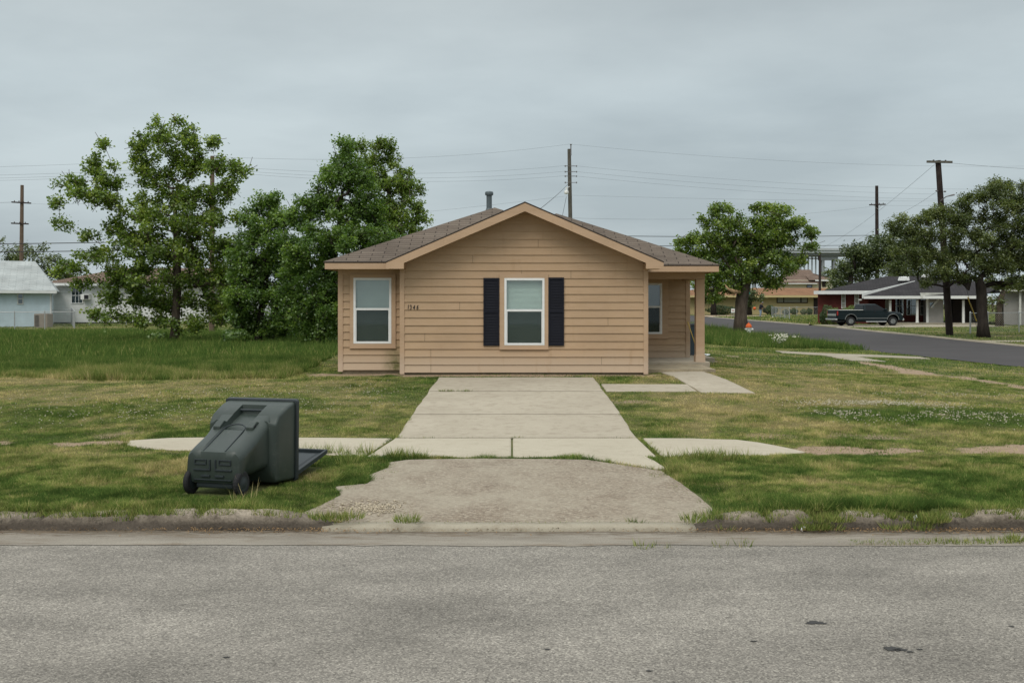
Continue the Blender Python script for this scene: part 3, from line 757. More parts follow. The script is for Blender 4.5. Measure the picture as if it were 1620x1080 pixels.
for px, py, h, n in [(1345, 858, .02, 30), (1365, 858, .025, 30), (1400, 858, .03, 40), (1438, 858, .03, 40), (1472, 857, .04, 50), (1505, 857, .04, 50), (1540, 857, .04, 60), (1580, 856, .05, 60), (1018, 864, .07, 26), (1047, 864, .05, 16), (1140, 862, .06, 14), (1175, 861, .07, 22), (1380, 858, .03, 40), (1420, 859, .03, 40), (1455, 858, .035, 50), (1490, 857, .045, 60), (1520, 858, .05, 70), (1560, 857, .05, 80), (1600, 856, .07, 110), (1610, 853, .07, 90)]:
    d = 2.12 * F / (py - HY); sp.append(((px - CX) / F * d, d, 0, .09, h, n))
for px, py in [(1300, 815), (1315, 828), (1330, 838), (1340, 845), (1480, 825), (1495, 838), (1380, 845), (1250, 815), (1450, 846), (1290, 838), (1305, 842), (1318, 846), (1330, 826), (1345, 832), (1470, 836), (1485, 828), (1502, 834), (1420, 838), (1290, 818), (1465, 818), (1290, 832), (1310, 840), (1478, 830), (1490, 834), (1150, 822), (1170, 818), (1345, 815), (1390, 815), (640, 832), (555, 822), (530, 825), (510, 822), (1120, 822), (1100, 830)]:
    if px > 1150 and not (1285 < px < 1335 or 1428 < px < 1495): continue
    d = 2.05 * F / (py - HY); sp.append(((px - CX) / F * d, max(d, 9.32), .03 if py > 835 else .1, .13, .065, 150))
for k in range(330):
    x = rr.uniform(-5.6, 5.6)
    if abs(x) > 2.1: sp.append((x, 9.47 + rr.uniform(-.07, .1), kerb_h(x) - .02, .11, .06, 60))
for k in range(26): sp.append((-2.7 + rr.uniform(-.6, .9), 12.55 + rr.uniform(-.5, .45), .165, .10, .15, 40))
for k in range(16): sp.append((2.1 + rr.uniform(-.2, .9), 12.55 + rr.uniform(-.15, .06), .17, .10, .14, 40))
for k in range(10): sp.append((-1.35 + rr.uniform(-.25, .2), 12.56 + rr.uniform(-.05, .05), .165, .08, .14, 40))
for k in range(14): sp.append((-1.3 + rr.uniform(-.1, .5), 19.35, gz(0, 19.35) + .02, .04, .05, 16))
for k in range(10): sp.append((1.88, 13.0 + rr.uniform(-.3, .8), .17, .05, .06, 16))
for k in range(60):      # ragged fringe round the old apron
    q_ = APRON[rr.choice([0, 1, 2, 3, 4, 5, 6, 7, 13, 14, 15, 16, 17])]; sp.append((q_[0] * 1.0 + rr.uniform(-.14, .10), q_[1] + rr.uniform(-.28, .28), float(surf_z(q_[0] * 1.05, q_[1])) - .02, .10, .05, 40))
tuft_blades(sp, 'weed_tufts', 12)
tuft_blades([(-2.66, 9.98, .15, .09, .20, 11), (-2.74, 9.9, .15, .07, .12, 9)], 'dry_grass_tuft', 13, .9)
# ------------------------------------------------------------------ the tan house
EXPO = .1795
def lap_wall(mb, O, t, n, z0, z1, xr, holes=(), butts=(), expo=EXPO, out=.022, start=None):
    """clapboards: every course a wedge; xr(z)->(u0,u1); holes (u0,u1,z0,z1) left open"""
    O, t, n = Vector(O), Vector(t), Vector(n)
    start = z0 if start is None else start
    k = 0; zc = start
    P = lambda u, z, o: O + t * u + n * o + Vector((0, 0, z - O.z))
    while zc < z1 - 1e-4:
        zt = min(zc + expo, z1)
        br = sorted({zc, zt} | {h[i] for h in holes for i in (2, 3) if zc < h[i] < zt})
        for a, b in zip(br[:-1], br[1:]):
            mid = (a + b) / 2
            oa = out * (1 - (a - zc) / expo) + .002; ob = out * (1 - (b - zc) / expo) + .002
            ua, va = xr(a); ub, vb = xr(b)
            if va - ua < .02: continue
            cuts = sorted([(h[0], h[1]) for h in holes if h[2] < mid < h[3]])
            cuts += [(u - .003, u + .003) for (kk, u) in butts if kk == k]
            cuts.sort()
            segs = []; cur = None
            for c in cuts: segs.append((cur, c[0])); cur = c[1]
            segs.append((cur, None))
            for s0, s1 in segs:
                a0 = ua if s0 is None else s0; b0 = ub if s0 is None else s0
                a1 = va if s1 is None else s1; b1 = vb if s1 is None else s1
                if a1 - a0 < .01: continue
                mb.add([P(a0, a, oa), P(a1, a, oa), P(b1, b, ob), P(b0, b, ob)], [(0, 1, 2, 3)])
                if a == zc: mb.add([P(a0, a, -.01), P(a1, a, -.01), P(a1, a, oa), P(a0, a, oa)], [(0, 1, 2, 3)])
        zc += expo; k += 1

HB = Vector((.3, 26.0, .5))
house = empty('bungalow', HB, 0, 'tan lap-sided bungalow with front gable and brown shingle roof at the driveway end', 'house')
# walls ------------------------------------------------------------
GX0, GX1, GY = -2.55, 3.10, 22.83
PK = (.29, 4.27)                      # underside of the gable
def gx_r(z):
    if z < 2.93: return (GX0 + .08, GX1 - .08)
    w = (PK[1] - z) / .43; return (max(GX0 + .08, PK[0] - w), min(GX1 - .08, PK[0] + w))
WIN_F = (-.175, .745, 1.165, 2.70)    # u0,u1,z0,z1 of the front window opening
mb = MB(); hole = (WIN_F[0] - .02, WIN_F[1] + .02, WIN_F[2] - .02, WIN_F[3] + .02)
lap_wall(mb, (0, GY, .54), (1, 0, 0), (0, -1, 0), .54, 4.24, gx_r, [hole], [(0, -1.86), (2, -1.86), (1, 2.05), (10, -.33), (12, .22), (12, 1.35), (6, 2.2), (8, -1.2), (14, -.9), (16, .6), (4, -2.0)])
wall = mb.build('front_wall', M['siding'], house)
mb = MB()
WIN_L = (-3.72, -2.83, 1.18, 2.72)
lap_wall(mb, (0, 23.4, .56), (1, 0, 0), (0, -1, 0), .56, 2.93, lambda z: (-3.98, GX0), [(WIN_L[0] - .02, WIN_L[1] + .02, WIN_L[2] - .02, WIN_L[3] + .02)])
mb.build('wing_wall', M['siding'], house)
mb = MB()
WIN_P = (3.22, 4.14, 1.28, 2.68)
lap_wall(mb, (0, 27.5, .63), (1, 0, 0), (0, -1, 0), .63, 2.93, lambda z: (3.1, 4.81), [(WIN_P[0] - .02, WIN_P[1] + .02, WIN_P[2] - .02, WIN_P[3] + .02)])
mb.build('porch_wall', M['siding'], house)
mb = MB()
lap_wall(mb, (-4.06, 0, .56), (0, 1, 0), (-1, 0, 0), .56, 2.93, lambda z: (23.48, 31.9))
lap_wall(mb, (4.89, 0, .63), (0, 1, 0), (1, 0, 0), .63, 2.93, lambda z: (27.58, 31.9))
lap_wall(mb, (3.10, 0, .54), (0, 1, 0), (1, 0, 0), .54, 2.93, lambda z: (22.91, 27.48))
lap_wall(mb, (GX0, 0, .54), (0, 1, 0), (-1, 0, 0), .54, 2.93, lambda z: (22.91, 23.38))
lap_wall(mb, (0, 32.0, .56), (1, 0, 0), (0, 1, 0), .56, 2.93, lambda z: (-3.98, 4.81))
mb.build('side_wall', M['siding'], house)
# trims
mb = MB()
CT = [(GX0, GX0 + .085, 22.80, 22.86, .50, 2.95), (GX1 - .085, GX1, 22.80, 22.86, .50, 2.95), (GX0 - .022, GX0 + .004, 22.802, 22.92, .502, 2.948), (GX1 - .004, GX1 + .022, 22.802, 22.92, .502, 2.948),
      (-4.085, -3.97, 23.37, 23.43, .52, 2.95), (-4.087, -4.05, 23.372, 23.49, .522, 2.948), (GX0 - .06, GX0 - .02, 23.372, 23.41, .56, 2.95),
      (4.80, 4.915, 27.47, 27.53, .63, 2.95), (4.88, 4.917, 27.472, 27.6, .63, 2.948)]
for c in CT:
    mb2 = MB(); mb2.box(*c); mb2.build('corner_board', M['trim'], house, bevel=.004)
mb.box(-4.06, GX0 - .02, 23.375, 23.40, 2.80, 2.945); mb.build('frieze_board', M['trim'], house)
mb = MB(); mb.box(-4.0, 4.8, 23.46, 31.9, .2, .57); mb.box(-2.5, 3.04, 22.90, 23.5, .2, .55)
mb.build('foundation', M['found'], house)
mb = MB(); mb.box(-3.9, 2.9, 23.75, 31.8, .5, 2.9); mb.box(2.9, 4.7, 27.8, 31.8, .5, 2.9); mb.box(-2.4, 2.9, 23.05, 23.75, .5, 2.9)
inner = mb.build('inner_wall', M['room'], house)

def sash_window(root, y, w, trim_l, trim_r, trim_t, trim_b, zmid, reflect='glass', screen=True, dark_low=True):
    x0, x1, z0, z1 = w
    mb = MB(); tw = trim_l
    mb.box(x0 - trim_l, x1 + trim_r, y - .045, y - .018, z1 + .001, z1 + trim_t); mb.box(x0 - trim_l, x1 + trim_r, y - .045, y - .018, z0 - trim_b, z0 - .001)
    mb.box(x0 - trim_l, x0 - .001, y - .0445, y - .018, z0 - .001, z1 + .001); mb.box(x1 + .001, x1 + trim_r, y - .0445, y - .018, z0 - .001, z1 + .001)
    mb.box(x0 - trim_l - .01, x1 + trim_r + .01, y - .052, y - .02, z0 - trim_b - .012, z0 - trim_b + .004)
    wn = mb.build('window', M['trim'], root)
    f = .052; mb = MB()
    mb.box(x0, x0 + f, y - .05, y + .03, z0, z1); mb.box(x1 - f, x1, y - .05, y + .03, z0, z1)
    mb.box(x0 + f, x1 - f, y - .0495, y + .03, z1 - f, z1); mb.box(x0 + f, x1 - f, y - .0495, y + .03, z0, z0 + f)
    mb.box(x0 + f, x1 - f, y - .046, y + .02, zmid - .028, zmid + .022)
    mb.box(x0 + f, x0 + f + .018, y - .043, y + .01, z0 + f, zmid - .028); mb.box(x1 - f - .018, x1 - f, y - .043, y + .01, z0 + f, zmid - .028)
    mb.build('frame', M['white_vinyl'], wn, bevel=.004)
    mb = MB(); mb.poly([(x0 + f, y - .012, zmid), (x1 - f, y - .012, zmid), (x1 - f, y - .012, z1 - f), (x0 + f, y - .012, z1 - f)])
    mb.poly([(x0 + f, y - .004, z0 + f), (x1 - f, y - .004, z0 + f), (x1 - f, y - .004, zmid), (x0 + f, y - .004, zmid)])
    mb.build('pane', M[reflect], wn)
    if screen:
        mb = MB(); mb.poly([(x0 + f + .019, y - .034, z0 + f), (x1 - f - .019, y - .034, z0 + f), (x1 - f - .019, y - .034, zmid - .03), (x0 + f + .019, y - .034, zmid - .03)])
        mb.build('screen', M['screen'], wn)
    mb = MB(); z = z0 + f + .01
    while z < z1 - .02:
        mb.add([(x0 + .03, y + .055, z), (x1 - .03, y + .055, z), (x1 - .03, y + .075, z + .027), (x0 + .03, y + .075, z + .027)], [(0, 1, 2, 3)])
        z += .0285
    mb.box(x0, x1, y + .06, y + .10, z1 - .04, z1)
    mb.build('blind', M['blind'], wn)
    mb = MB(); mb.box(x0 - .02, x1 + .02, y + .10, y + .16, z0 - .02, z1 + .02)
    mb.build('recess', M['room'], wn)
    return wn
sash_window(house, GY, WIN_F, .105, .085, .10, .085, 1.965)
sash_window(house, 23.4, WIN_L, .085, .10, .085, .10, 1.99)
sash_window(house, 27.5, WIN_P, .1, .17, .13, .12, 2.03, reflect='dark_glass')
# louvred shutters
def shutter(x0, x1, z0, z1, y):
    mb = MB(); f = .035
    mb.box(x0, x0 + f, y - .04, y - .005, z0, z1); mb.box(x1 - f, x1, y - .04, y - .005, z0, z1)
    for a, b in ((z0, z0 + .05), (z1 - .05, z1), ((z0 + z1) / 2 - .025, (z0 + z1) / 2 + .025)): mb.box(x0 + f, x1 - f, y - .0395, y - .005, a, b)
    z = z0 + .055
    while z < z1 - .07:
        if abs(z + .016 - (z0 + z1) / 2) > .046: mb.add([(x0 + f, y - .034, z), (x1 - f, y - .034, z), (x1 - f, y - .012, z + .033), (x0 + f, y - .012, z + .033)], [(0, 1, 2, 3)])
        z += .036
    mb.box(x0 + f, x1 - f, y - .010, y - .004, z0, z1)
    return mb.build('shutter', M['shutter'], house)
shutter(-.655, -.295, 1.155, 2.705, GY - .012); shutter(.835, 1.19, 1.155, 2.715, GY - .012)
# house number
def number(txt, x, z, y, size, tilt):
    c = bpy.data.curves.new('digits', 'FONT'); c.body = txt; c.size = size; c.extrude = .006; c.offset = .002; c.shear = .06
    o = bpy.data.objects.new('digits', c); COL.objects.link(o)
    bpy.context.view_layer.update()
    me = bpy.data.meshes.new_from_object(o.evaluated_get(bpy.context.evaluated_depsgraph_get()))
    bpy.data.objects.remove(o)
    me.materials.clear(); me.materials.append(M['black'])
    d = bpy.data.objects.new('house_number', me); COL.objects.link(d)
    d.parent = house; d.location = Vector((x, y, z)) - HB; d.rotation_euler = (R(90), R(tilt), 0); d.scale = (.62, 1, 1)
    return d
for ch, x, dzz, tl in (('1', -2.405, .0, 3), ('3', -2.345, -.004, 0), ('4', -2.272, -.008, 2), ('6', -2.195, -.002, 6)):
    number(ch, x, 1.985 + dzz, GY - .022, .155, tl)
# roofs ------------------------------------------------------------
mb = MB()
def hip(mb, x0, x1, y0, run, z0, sl=.417, drop=.035):
    ax, ay, az = x0 + run, y0 + run, z0 + sl * run
    bx = x1 - run; y1 = y0 + 2 * run
    A, B_, C, D_ = (x0, y0, z0), (x1, y0, z0), (x1, y1, z0), (x0, y1, z0); p, q = Vector((ax, ay, az)), Vector((max(bx, ax), ay, az))
    mb.poly([A, B_, q, p] if (q - p).length > .02 else [A, B_, p]); mb.poly([B_, C, q]); mb.poly([C, D_, p, q] if (q - p).length > .02 else [C, D_, p]); mb.poly([D_, A, p])
    mb.prism([(x0, y0, z0 - drop), (x1, y0, z0 - drop), (x1, y1, z0 - drop), (x0, y1, z0 - drop)], (0, 0, drop - .002))
hip(mb, -4.33, 3.40, 22.88, 3.865, 3.085)
hip(mb, -2.61, 5.15, 24.68, 3.88, 3.083)
# front gable planes, as thin slabs
gl, gr, gp = (-2.83, 3.063), (3.41, 3.063), (.29, 4.405)
for (ex, ez) in (gl, gr):
    mb.prism([(ex, 22.35, ez), (gp[0], 22.35, gp[1]), (gp[0], 27.0, gp[1]), (ex, 27.0, ez)], (0, 0, -.03))
roof = mb.build('roof', M['shingle'], house, uv=True)
mb = MB()      # dark drip edge under the shingles of the rake
for (ex, ez) in (gl, gr):
    mb.prism([(ex, 22.342, ez + .002), (gp[0], 22.342, gp[1] + .002), (gp[0], 22.342, gp[1] - .02), (ex, 22.342, ez - .02)], (0, .012, 0))
mb.build('drip_edge', M['drip'], house)
mb = MB(); mb.box(-4.335, -2.83, 22.872, 22.885, 3.062, 3.082); mb.build('drip_edge', M['drip'], house)
mb = MB(); mb.box(3.41, 5.155, 24.672, 24.685, 3.06, 3.08); mb.build('drip_edge', M['drip'], house)
mb = MB()      # barge boards with their tails
for s, (ex, ez) in ((1, gl), (-1, gr)):
    e = ex + s * .005
    mb.prism([(e, 22.35, ez - .022), (gp[0], 22.35, gp[1] - .022), (gp[0], 22.35, gp[1] - .215), (ex + s * .40, 22.35, ez - .02 - .145 + .13), (ex + s * .40, 22.35, ez - .165), (e, 22.35, ez - .165)], (0, .03, 0))
mb.build('barge_board', M['trim'], house)
mb = MB()
for s, (ex, ez) in ((1, gl), (-1, gr)):   # soffits below the rake, and the boxed tail ends
    mb.prism([(ex + s * .05, 22.381, ez - .16), (ex + s * .40, 22.381, ez - .16), (ex + s * .40, 22.381, ez - .03), (ex + s * .05, 22.381, ez - .05)], (0, .6, 0))
    mb.prism([(ex + s * .41, 22.38, ez + .176 - .14), (gp[0], 22.38, gp[1] - .135), (gp[0], 22.38, gp[1] - .12), (ex + s * .41, 22.38, ez + .176 - .125)], (0, .46, 0))
mb.build('soffit', M['soffit'], house)
for b_ in ((-4.28, GX0, 22.93, 23.42, 2.925, 2.94), (3.12, 5.10, 24.73, 27.5, 2.925, 2.94), (-4.28, -4.05, 23.42, 32, 2.925, 2.94), (4.9, 5.10, 27.5, 32, 2.925, 2.94)):
    mb = MB(); mb.box(*b_); mb.build('soffit', M['soffit'], house)
for b_ in ((-4.305, -2.80, 22.885, 22.91, 2.91, 3.06), (-4.31, -4.28, 22.911, 30.5, 2.912, 3.058), (3.12, 5.13, 24.685, 24.71, 2.905, 3.06), (5.10, 5.128, 24.711, 32.3, 2.907, 3.058)):
    mb = MB(); mb.box(*b_); mb.build('fascia', M['trim'], house)
# porch beam and post
mb = MB(); mb.box(3.12, 4.93, 25.42, 25.64, 2.745, 2.92); mb.box(4.70, 4.93, 25.641, 27.46, 2.747, 2.918); mb.build('porch_beam', M['trim'], house)
mb = MB(); mb.box(4.70, 4.92, 25.42, 25.64, .63, 2.742); mb.box(4.685, 4.935, 25.405, 25.655, .62, .80); mb.build('porch_post', M['trim'], house, bevel=.006)
mb = MB(); mb.box(4.72, 4.90, 25.44, 25.62, .45, .62); mb.build('post_footing', M['found'], house)
# flue
mb = MB(); x, y = -.625, 27.25
mb.lathe((x, y, 4.5), (0, 0, 1), [(.075, 0), (.075, .62)], 16); mb.lathe((x, y, 5.07), (0, 0, 1), [(.08, 0), (.11, .012), (.115, .07), (.10, .105), (.04, .12)], 16)
mb.lathe((x, y, 4.6), (0, 0, 1), [(.12, 0), (.082, .12)], 16)
mb.build('vent_pipe', M['pipe'], house, smooth=False)

# things standing beyond the porch
bb = empty('recycling_bin', (5.28, 29.0, gz(5.28, 29) + .13), 0, 'slate blue bin half hidden behind the porch post', 'bin')
mb = MB(); mb.loft([[(-.2, -.22, 0), (.2, -.22, 0), (.2, .22, 0), (-.2, .22, 0)], [(-.26, -.28, .85), (.26, -.28, .85), (.26, .28, .85), (-.26, .28, .85)]]); mb.build('body', M['bluebin'], bb, world=False, bevel=.02)
mb = MB(); mb.loft([[(-.28, -.3, .852), (.28, -.3, .852), (.28, .3, .852), (-.28, .3, .852)], [(-.25, -.27, .92), (.25, -.27, .92), (.25, .27, .92), (-.25, .27, .92)]]); mb.build('lid', M['bin_dark'], bb, world=False, bevel=.015)
br = empty('broom', (4.98, 26.9, .63), 0, 'broom with a yellow handle leaning in the porch behind its post', 'broom')
mb = MB(); mb.tube([(4.99, 26.6, .74), (4.83, 27.38, 1.62)], .014, 8); mb.build('handle', M['yellow_h'], br)
mb = MB(); mb.loft([[(4.88, 26.55, .635), (5.08, 26.55, .635), (5.08, 26.62, .635), (4.88, 26.62, .635)], [(4.94, 26.58, .75), (5.03, 26.58, .75), (5.03, 26.61, .75), (4.94, 26.61, .75)]]); mb.build('bristles', M['black'], br)

# ------------------------------------------------------------------ the toppled wheelie bin
TH = R(14.5)
bin_ = empty('wheelie_bin', (-3.06, 10.2, .155), -TH, 'dark grey-green wheelie bin lying toppled on the grass verge with its lid flopped open', 'bin')
# local: u=x across, s=y from base to rim, z up
def ring(s, wt, wb, zb, zt, r, d=0.0, nw=.15, n=5):
    """rounded section; d sinks a channel of half width nw into the upper face"""
    pts = []
    for ci, (cx, cz, a0) in enumerate(((wt - r, zt - r, 0), (-(wt - r), zt - r, 90), (-(wb - r), zb + r, 180), (wb - r, zb + r, 270))):
        if ci == 1: pts += [(nw, s, zt), (nw - .012, s, zt - d), (-(nw - .012), s, zt - d), (-nw, s, zt)]
        for k in range(n + 1):
            a = R(a0 + 90 * k / n); pts.append((cx + math.cos(a) * r, s, cz + math.sin(a) * r))
    return pts
mb = MB()
secs = [(-.012, .23, .24, .17, .395, .05, 0), (.0, .295, .305, .13, .445, .09, 0), (.03, .31, .315, .12, .47, .10, .012), (.10, .318, .30, .12, .50, .11, .012), (.20, .318, .25, .135, .545, .12, .012), (.33, .315, .255, .15, .60, .12, .012), (.40, .315, .285, .16, .635, .11, .014), (.46, .317, .30, .18, .665, .10, .06), (.56, .325, .325, .19, .715, .085, .07), (.64, .33, .33, .19, .755, .07, .07)]
mb.loft([ring(*q) for q in secs], cap=True)
mb.build('body', M['bin'], bin_, world=False, smooth=38)
mb = MB()      # wider upper box behind a hard shoulder
secs = [(.555, .335, .335, .20, .705, .05, .07), (.585, .395, .395, .06, .675, .03, .03), (.60, .402, .402, .045, .69, .03, .03), (.655, .404, .404, .04, .765, .035, .075), (.80, .412, .408, .03, .825, .035, .08), (.845, .414, .410, .025, .842, .035, .08), (.852, .414, .410, .025, .845, .035, .0), (.99, .42, .412, .02, .875, .03, .0), (.992, .35, .35, .10, .80, .03, 0), (.70, .33, .33, .12, .70, .03, .0)]
mb.loft([ring(*q) for q in secs], cap=True)
mb.build('upper_body', M['bin'], bin_, world=False, smooth=38)
mb = MB()
secs = [(.985, .425, .418, .012, .878, .03), (.99, .442, .434, -.002, .897, .035), (1.035, .445, .436, -.004, .905, .035), (1.042, .435, .428, .006, .895, .03), (1.043, .40, .395, .045, .86, .03), (.9925, .40, .395, .045, .86, .03)]
mb.loft([ring(*q) for q in secs], cap=False)
mb.build('rim', M['bin_dark'], bin_, world=False, smooth=38)
topz = lambda s: .455 + s * .452
for sg in (-1, 1):      # ears that carry the lift bar, and their pins
    mb = MB(); a, b = sorted((sg * .152, sg * .235))
    mb.loft([[(a, .38, topz(.38) - .04), (b, .38, topz(.38) - .04), (b, .38, topz(.38) + .03), (a, .38, topz(.38) + .03)], [(a, .47, topz(.47) - .04), (b, .47, topz(.47) - .04), (b, .47, topz(.47) + .045), (a, .47, topz(.47) + .045)], [(a, .53, topz(.53) - .04), (b, .53, topz(.53) - .04), (b, .53, topz(.53) + .0), (a, .53, topz(.53) + .0)]])
    mb.build('lift_ear', M['bin'], bin_, world=False, bevel=.01)
    mb = MB(); mb.lathe((sg * .20, .43, topz(.43) + .012), (sg, 0, 0), [(.017, -.04), (.017, .038)], 12); mb.build('ear_pin', M['black'], bin_, world=False)
mb = MB(); mb.tube([(-.145, .80, .79), (.145, .80, .79)], .014, 10); mb.build('lift_bar', M['bin_dark'], bin_, world=False)
mb = MB()      # arched groove down the front
pts = [(-.125, .015)] + [(-.125 , .36)] + [(.125 * math.cos(R(a)), .40 + .10 * math.sin(R(a))) for a in range(165, 14, -15)] + [(.125, .36), (.125, .015)]
mb.tube([(u, s, topz(s) - .010) for u, s in pts], .007, 6); mb.build('front_rib', M['bin_dark'], bin_, world=False)
mb = MB()      # moulded ribs on the base
yb = -.024
def ribs(u0, u1, z0, z1, w=.012):
    for a in ((u0, u1, z1 - w, z1), (u0, u1, z0, z0 + w), (u0, u0 + w, z0 + w, z1 - w), (u1 - w, u1, z0 + w, z1 - w)): mb.box(a[0], a[1], yb, -.004, a[2], a[3])
for sg in (-1, 1):
    a, b = sorted((sg * .07, sg * .21)); ribs(a, b, .315, .37)
    a, b = sorted((sg * .025, sg * .22)); mb.box(a, b, yb - .002, -.003, .255, .272); mb.box(*sorted((sg * .025, sg * .04)), yb, -.004, .263, .37)
    a, b = sorted((sg * .03, sg * .13)); mb.box(a, b, yb - .004, -.002, .19, .212)
mb.box(-.215, .215, -.02, -.004, .155, .168)
mb.build('base_ribs', M['bin_dark'], bin_, world=False, bevel=.004)
mb = MB(); mb.box(-.21, .21, .015, .18, .07, .16); mb.build('axle_housing', M['bin_dark'], bin_, world=False, bevel=.02)
for sg in (-1, 1):
    mb = MB(); c = (sg * .285 - .03, .055, .125)
    mb.lathe(c, (1, 0, 0), [(.085, .0), (.118, .002), (.130, .014), (.130, .046), (.118, .058), (.085, .06)], 24)
    w = mb.build('wheel', M['tyre'], bin_, world=False, smooth=False)
    mb = MB(); mb.lathe((sg * .285 - .036, .055, .125), (1, 0, 0), [(.02, -.004), (.06, .004), (.078, .004), (.078, .068), (.06, .068), (.02, .076)], 20); mb.build('rim', M['bin_dark'], w, world=False)
mb = MB(); mb.tube([(-.29, .055, .125), (.29, .055, .125)], .012, 10); mb.build('axle', M['steel'], bin_, world=False)
mb = MB()
for sg in (-1, 1): mb.box(*sorted((sg * .30, sg * .345)), .98, 1.10, .0, .075)
mb.tube([(-.36, 1.09, .035), (.36, 1.09, .035)], .017, 10)
mb.build('handle', M['bin_dark'], bin_, world=False, bevel=.008)
# lid: a shallow tray hinged at the rim, its far edge propped up in the grass
lp = lambda u, t, h: (u, 1.10 + t * .80, .045 + t * .125 + h)
mb = MB(); w0, w1 = .40, .385
mb.loft([[lp(-w0, 0, 0), lp(w0, 0, 0), lp(w1, 1, 0), lp(-w1, 1, 0)], [lp(-w0, 0, .014), lp(w0, 0, .014), lp(w1, 1, .014), lp(-w1, 1, .014)]])
for u0, u1, t0, t1 in ((-w0, -w0 + .03, 0, 1), (w0 - .03, w0, 0, 1), (-w0 + .03, w0 - .03, .96, 1), (-w0 + .03, w0 - .03, 0, .03)):
    k = .963 if t1 == 1 else 1
    mb.loft([[lp(u0, t0, .0141), lp(u1, t0, .0141), lp(u1 * k, t1, .0141), lp(u0 * k, t1, .0141)], [lp(u0, t0, .05), lp(u1, t0, .05), lp(u1 * k, t1, .05), lp(u0 * k, t1, .05)]])
mb.loft([[lp(-.30, .1, .0142), lp(.30, .1, .0142), lp(.29, .9, .0142), lp(-.29, .9, .0142)], [lp(-.28, .14, .026), lp(.28, .14, .026), lp(.27, .86, .026), lp(-.27, .86, .026)]])
mb.build('lid', M['bin_dark'], bin_, world=False, bevel=.006)
# ------------------------------------------------------------------ trees
def leaves_np(centers, rads, per, size, r, flat=.35, twig=True, hang=.0):
    """leaf-sized kites, each folded along its midrib, gathered on twigs in every cluster"""
    co = []; rn = []
    for c, rd, k in zip(centers, rads, per):
        nt = max(5, k // 9)
        d = r.normal(0, 1, (nt, 3)); d /= np.linalg.norm(d, axis=1)[:, None] + 1e-9
        L = rd * (r.random(nt) ** .45)
        w = r.integers(0, nt, k); f = .45 + .55 * r.random(k) ** .7
        p = np.asarray(c) + d[w] * (L[w] * f)[:, None] * np.array([1, 1, .82]) + r.normal(0, size * .8, (k, 3))
        p[:, 2] -= hang * L[w] * f
        s = size * r.uniform(.6, 1.35, k)
        n = r.normal(0, 1, (k, 3)); n[:, 2] = np.abs(n[:, 2]) + flat; n /= np.linalg.norm(n, axis=1)[:, None]
        a = r.normal(0, 1, (k, 3)); a -= n * (a * n).sum(1)[:, None]; a /= np.linalg.norm(a, axis=1)[:, None] + 1e-9
        b = np.cross(n, a)
        q = np.stack([p - a * s[:, None] * .5, p + b * s[:, None] * .42 + n * s[:, None] * .12, p + a * s[:, None] * .55, p - b * s[:, None] * .42 + n * s[:, None] * .12], 1)
        co.append(q)
        tone = np.clip(r.normal(.45, .16) , .05, .95)
        rn.append(np.clip(tone + r.normal(0, .20, k), 0, 1))
    co = np.concatenate(co); rn = np.concatenate(rn)
    return co.reshape(-1, 3), np.repeat(rn, 4)

def grow(root_pts, centers, r, r_tip=.02, r_base=.25, sag=.12):
    """branches: every cluster reaches back to the nearest wood below it; girth follows what it carries"""
    nodes = [np.array(p, float) for p in root_pts]; par = [-1] + list(range(len(root_pts) - 1))
    top = nodes[-1]
    order = sorted(range(len(centers)), key=lambda i: np.linalg.norm(np.asarray(centers[i]) - top))
    tips = []
    k0 = max(1, len(root_pts) // 2); cap_ = len(nodes) + len(centers) * 22; NA = np.full((cap_, 3), 1e6); NA[:len(nodes)] = nodes
    last_n = 0
    for i in order:
        c = np.asarray(centers[i], float); m_ = len(nodes)
        NA[last_n:m_] = nodes[last_n:m_]; last_n = m_
        q_ = NA[k0:m_] - c; bi = k0 + int(np.argmin(np.sqrt((q_ * q_).sum(1)) + np.maximum(0, q_[:, 2] + .2) * 1.6))
        a = nodes[bi]; L = np.linalg.norm(c - a); n = min(18, max(2, int(L / .7))); prev = bi
        off = r.normal(0, L * .07, 3); off[2] = abs(off[2]) * .3 - L * sag * .3
        for q in range(1, n + 1):
            t = q / n; nodes.append(a * (1 - t) + c * t + off * math.sin(math.pi * t)); par.append(prev); prev = len(nodes) - 1
        tips.append(prev)
        for _ in range(2):
            e = c + r.normal(0, .22, 3); nodes.append(e); par.append(prev); tips.append(len(nodes) - 1)
    load = np.zeros(len(nodes)); 
    for t in tips: load[t] += 1
    for k in range(len(nodes) - 1, 0, -1): load[par[k]] += load[k]
    rad = np.maximum(r_base * (load / load.max()) ** .62, .011)
    return nodes, par, rad
def wood(nodes, par, rad, nroot, flare=1.45):
    mb = MB(); kids = {}
    for k in range(1, len(nodes)): kids.setdefault(par[k], []).append(k)
    starts = [(-1, 0)]; done = set()
    while starts:
        p, k = starts.pop(); chain = [p, k] if p >= 0 else [k]
        while kids.get(k):
            ks = sorted(kids[k], key=lambda q: -rad[q])
            for q in ks[1:]: starts.append((k, q))
            k = ks[0]; chain.append(k)
        if len(chain) < 2: continue
        rr = [min(rad[q], rad[chain[1]] if chain[0] == p and p >= 0 else 9) for q in chain]
        if p < 0: rr[0] *= flare
        mb.tube([nodes[q] for q in chain], rr, 9 if max(rr) > .08 else 5)
    return mb

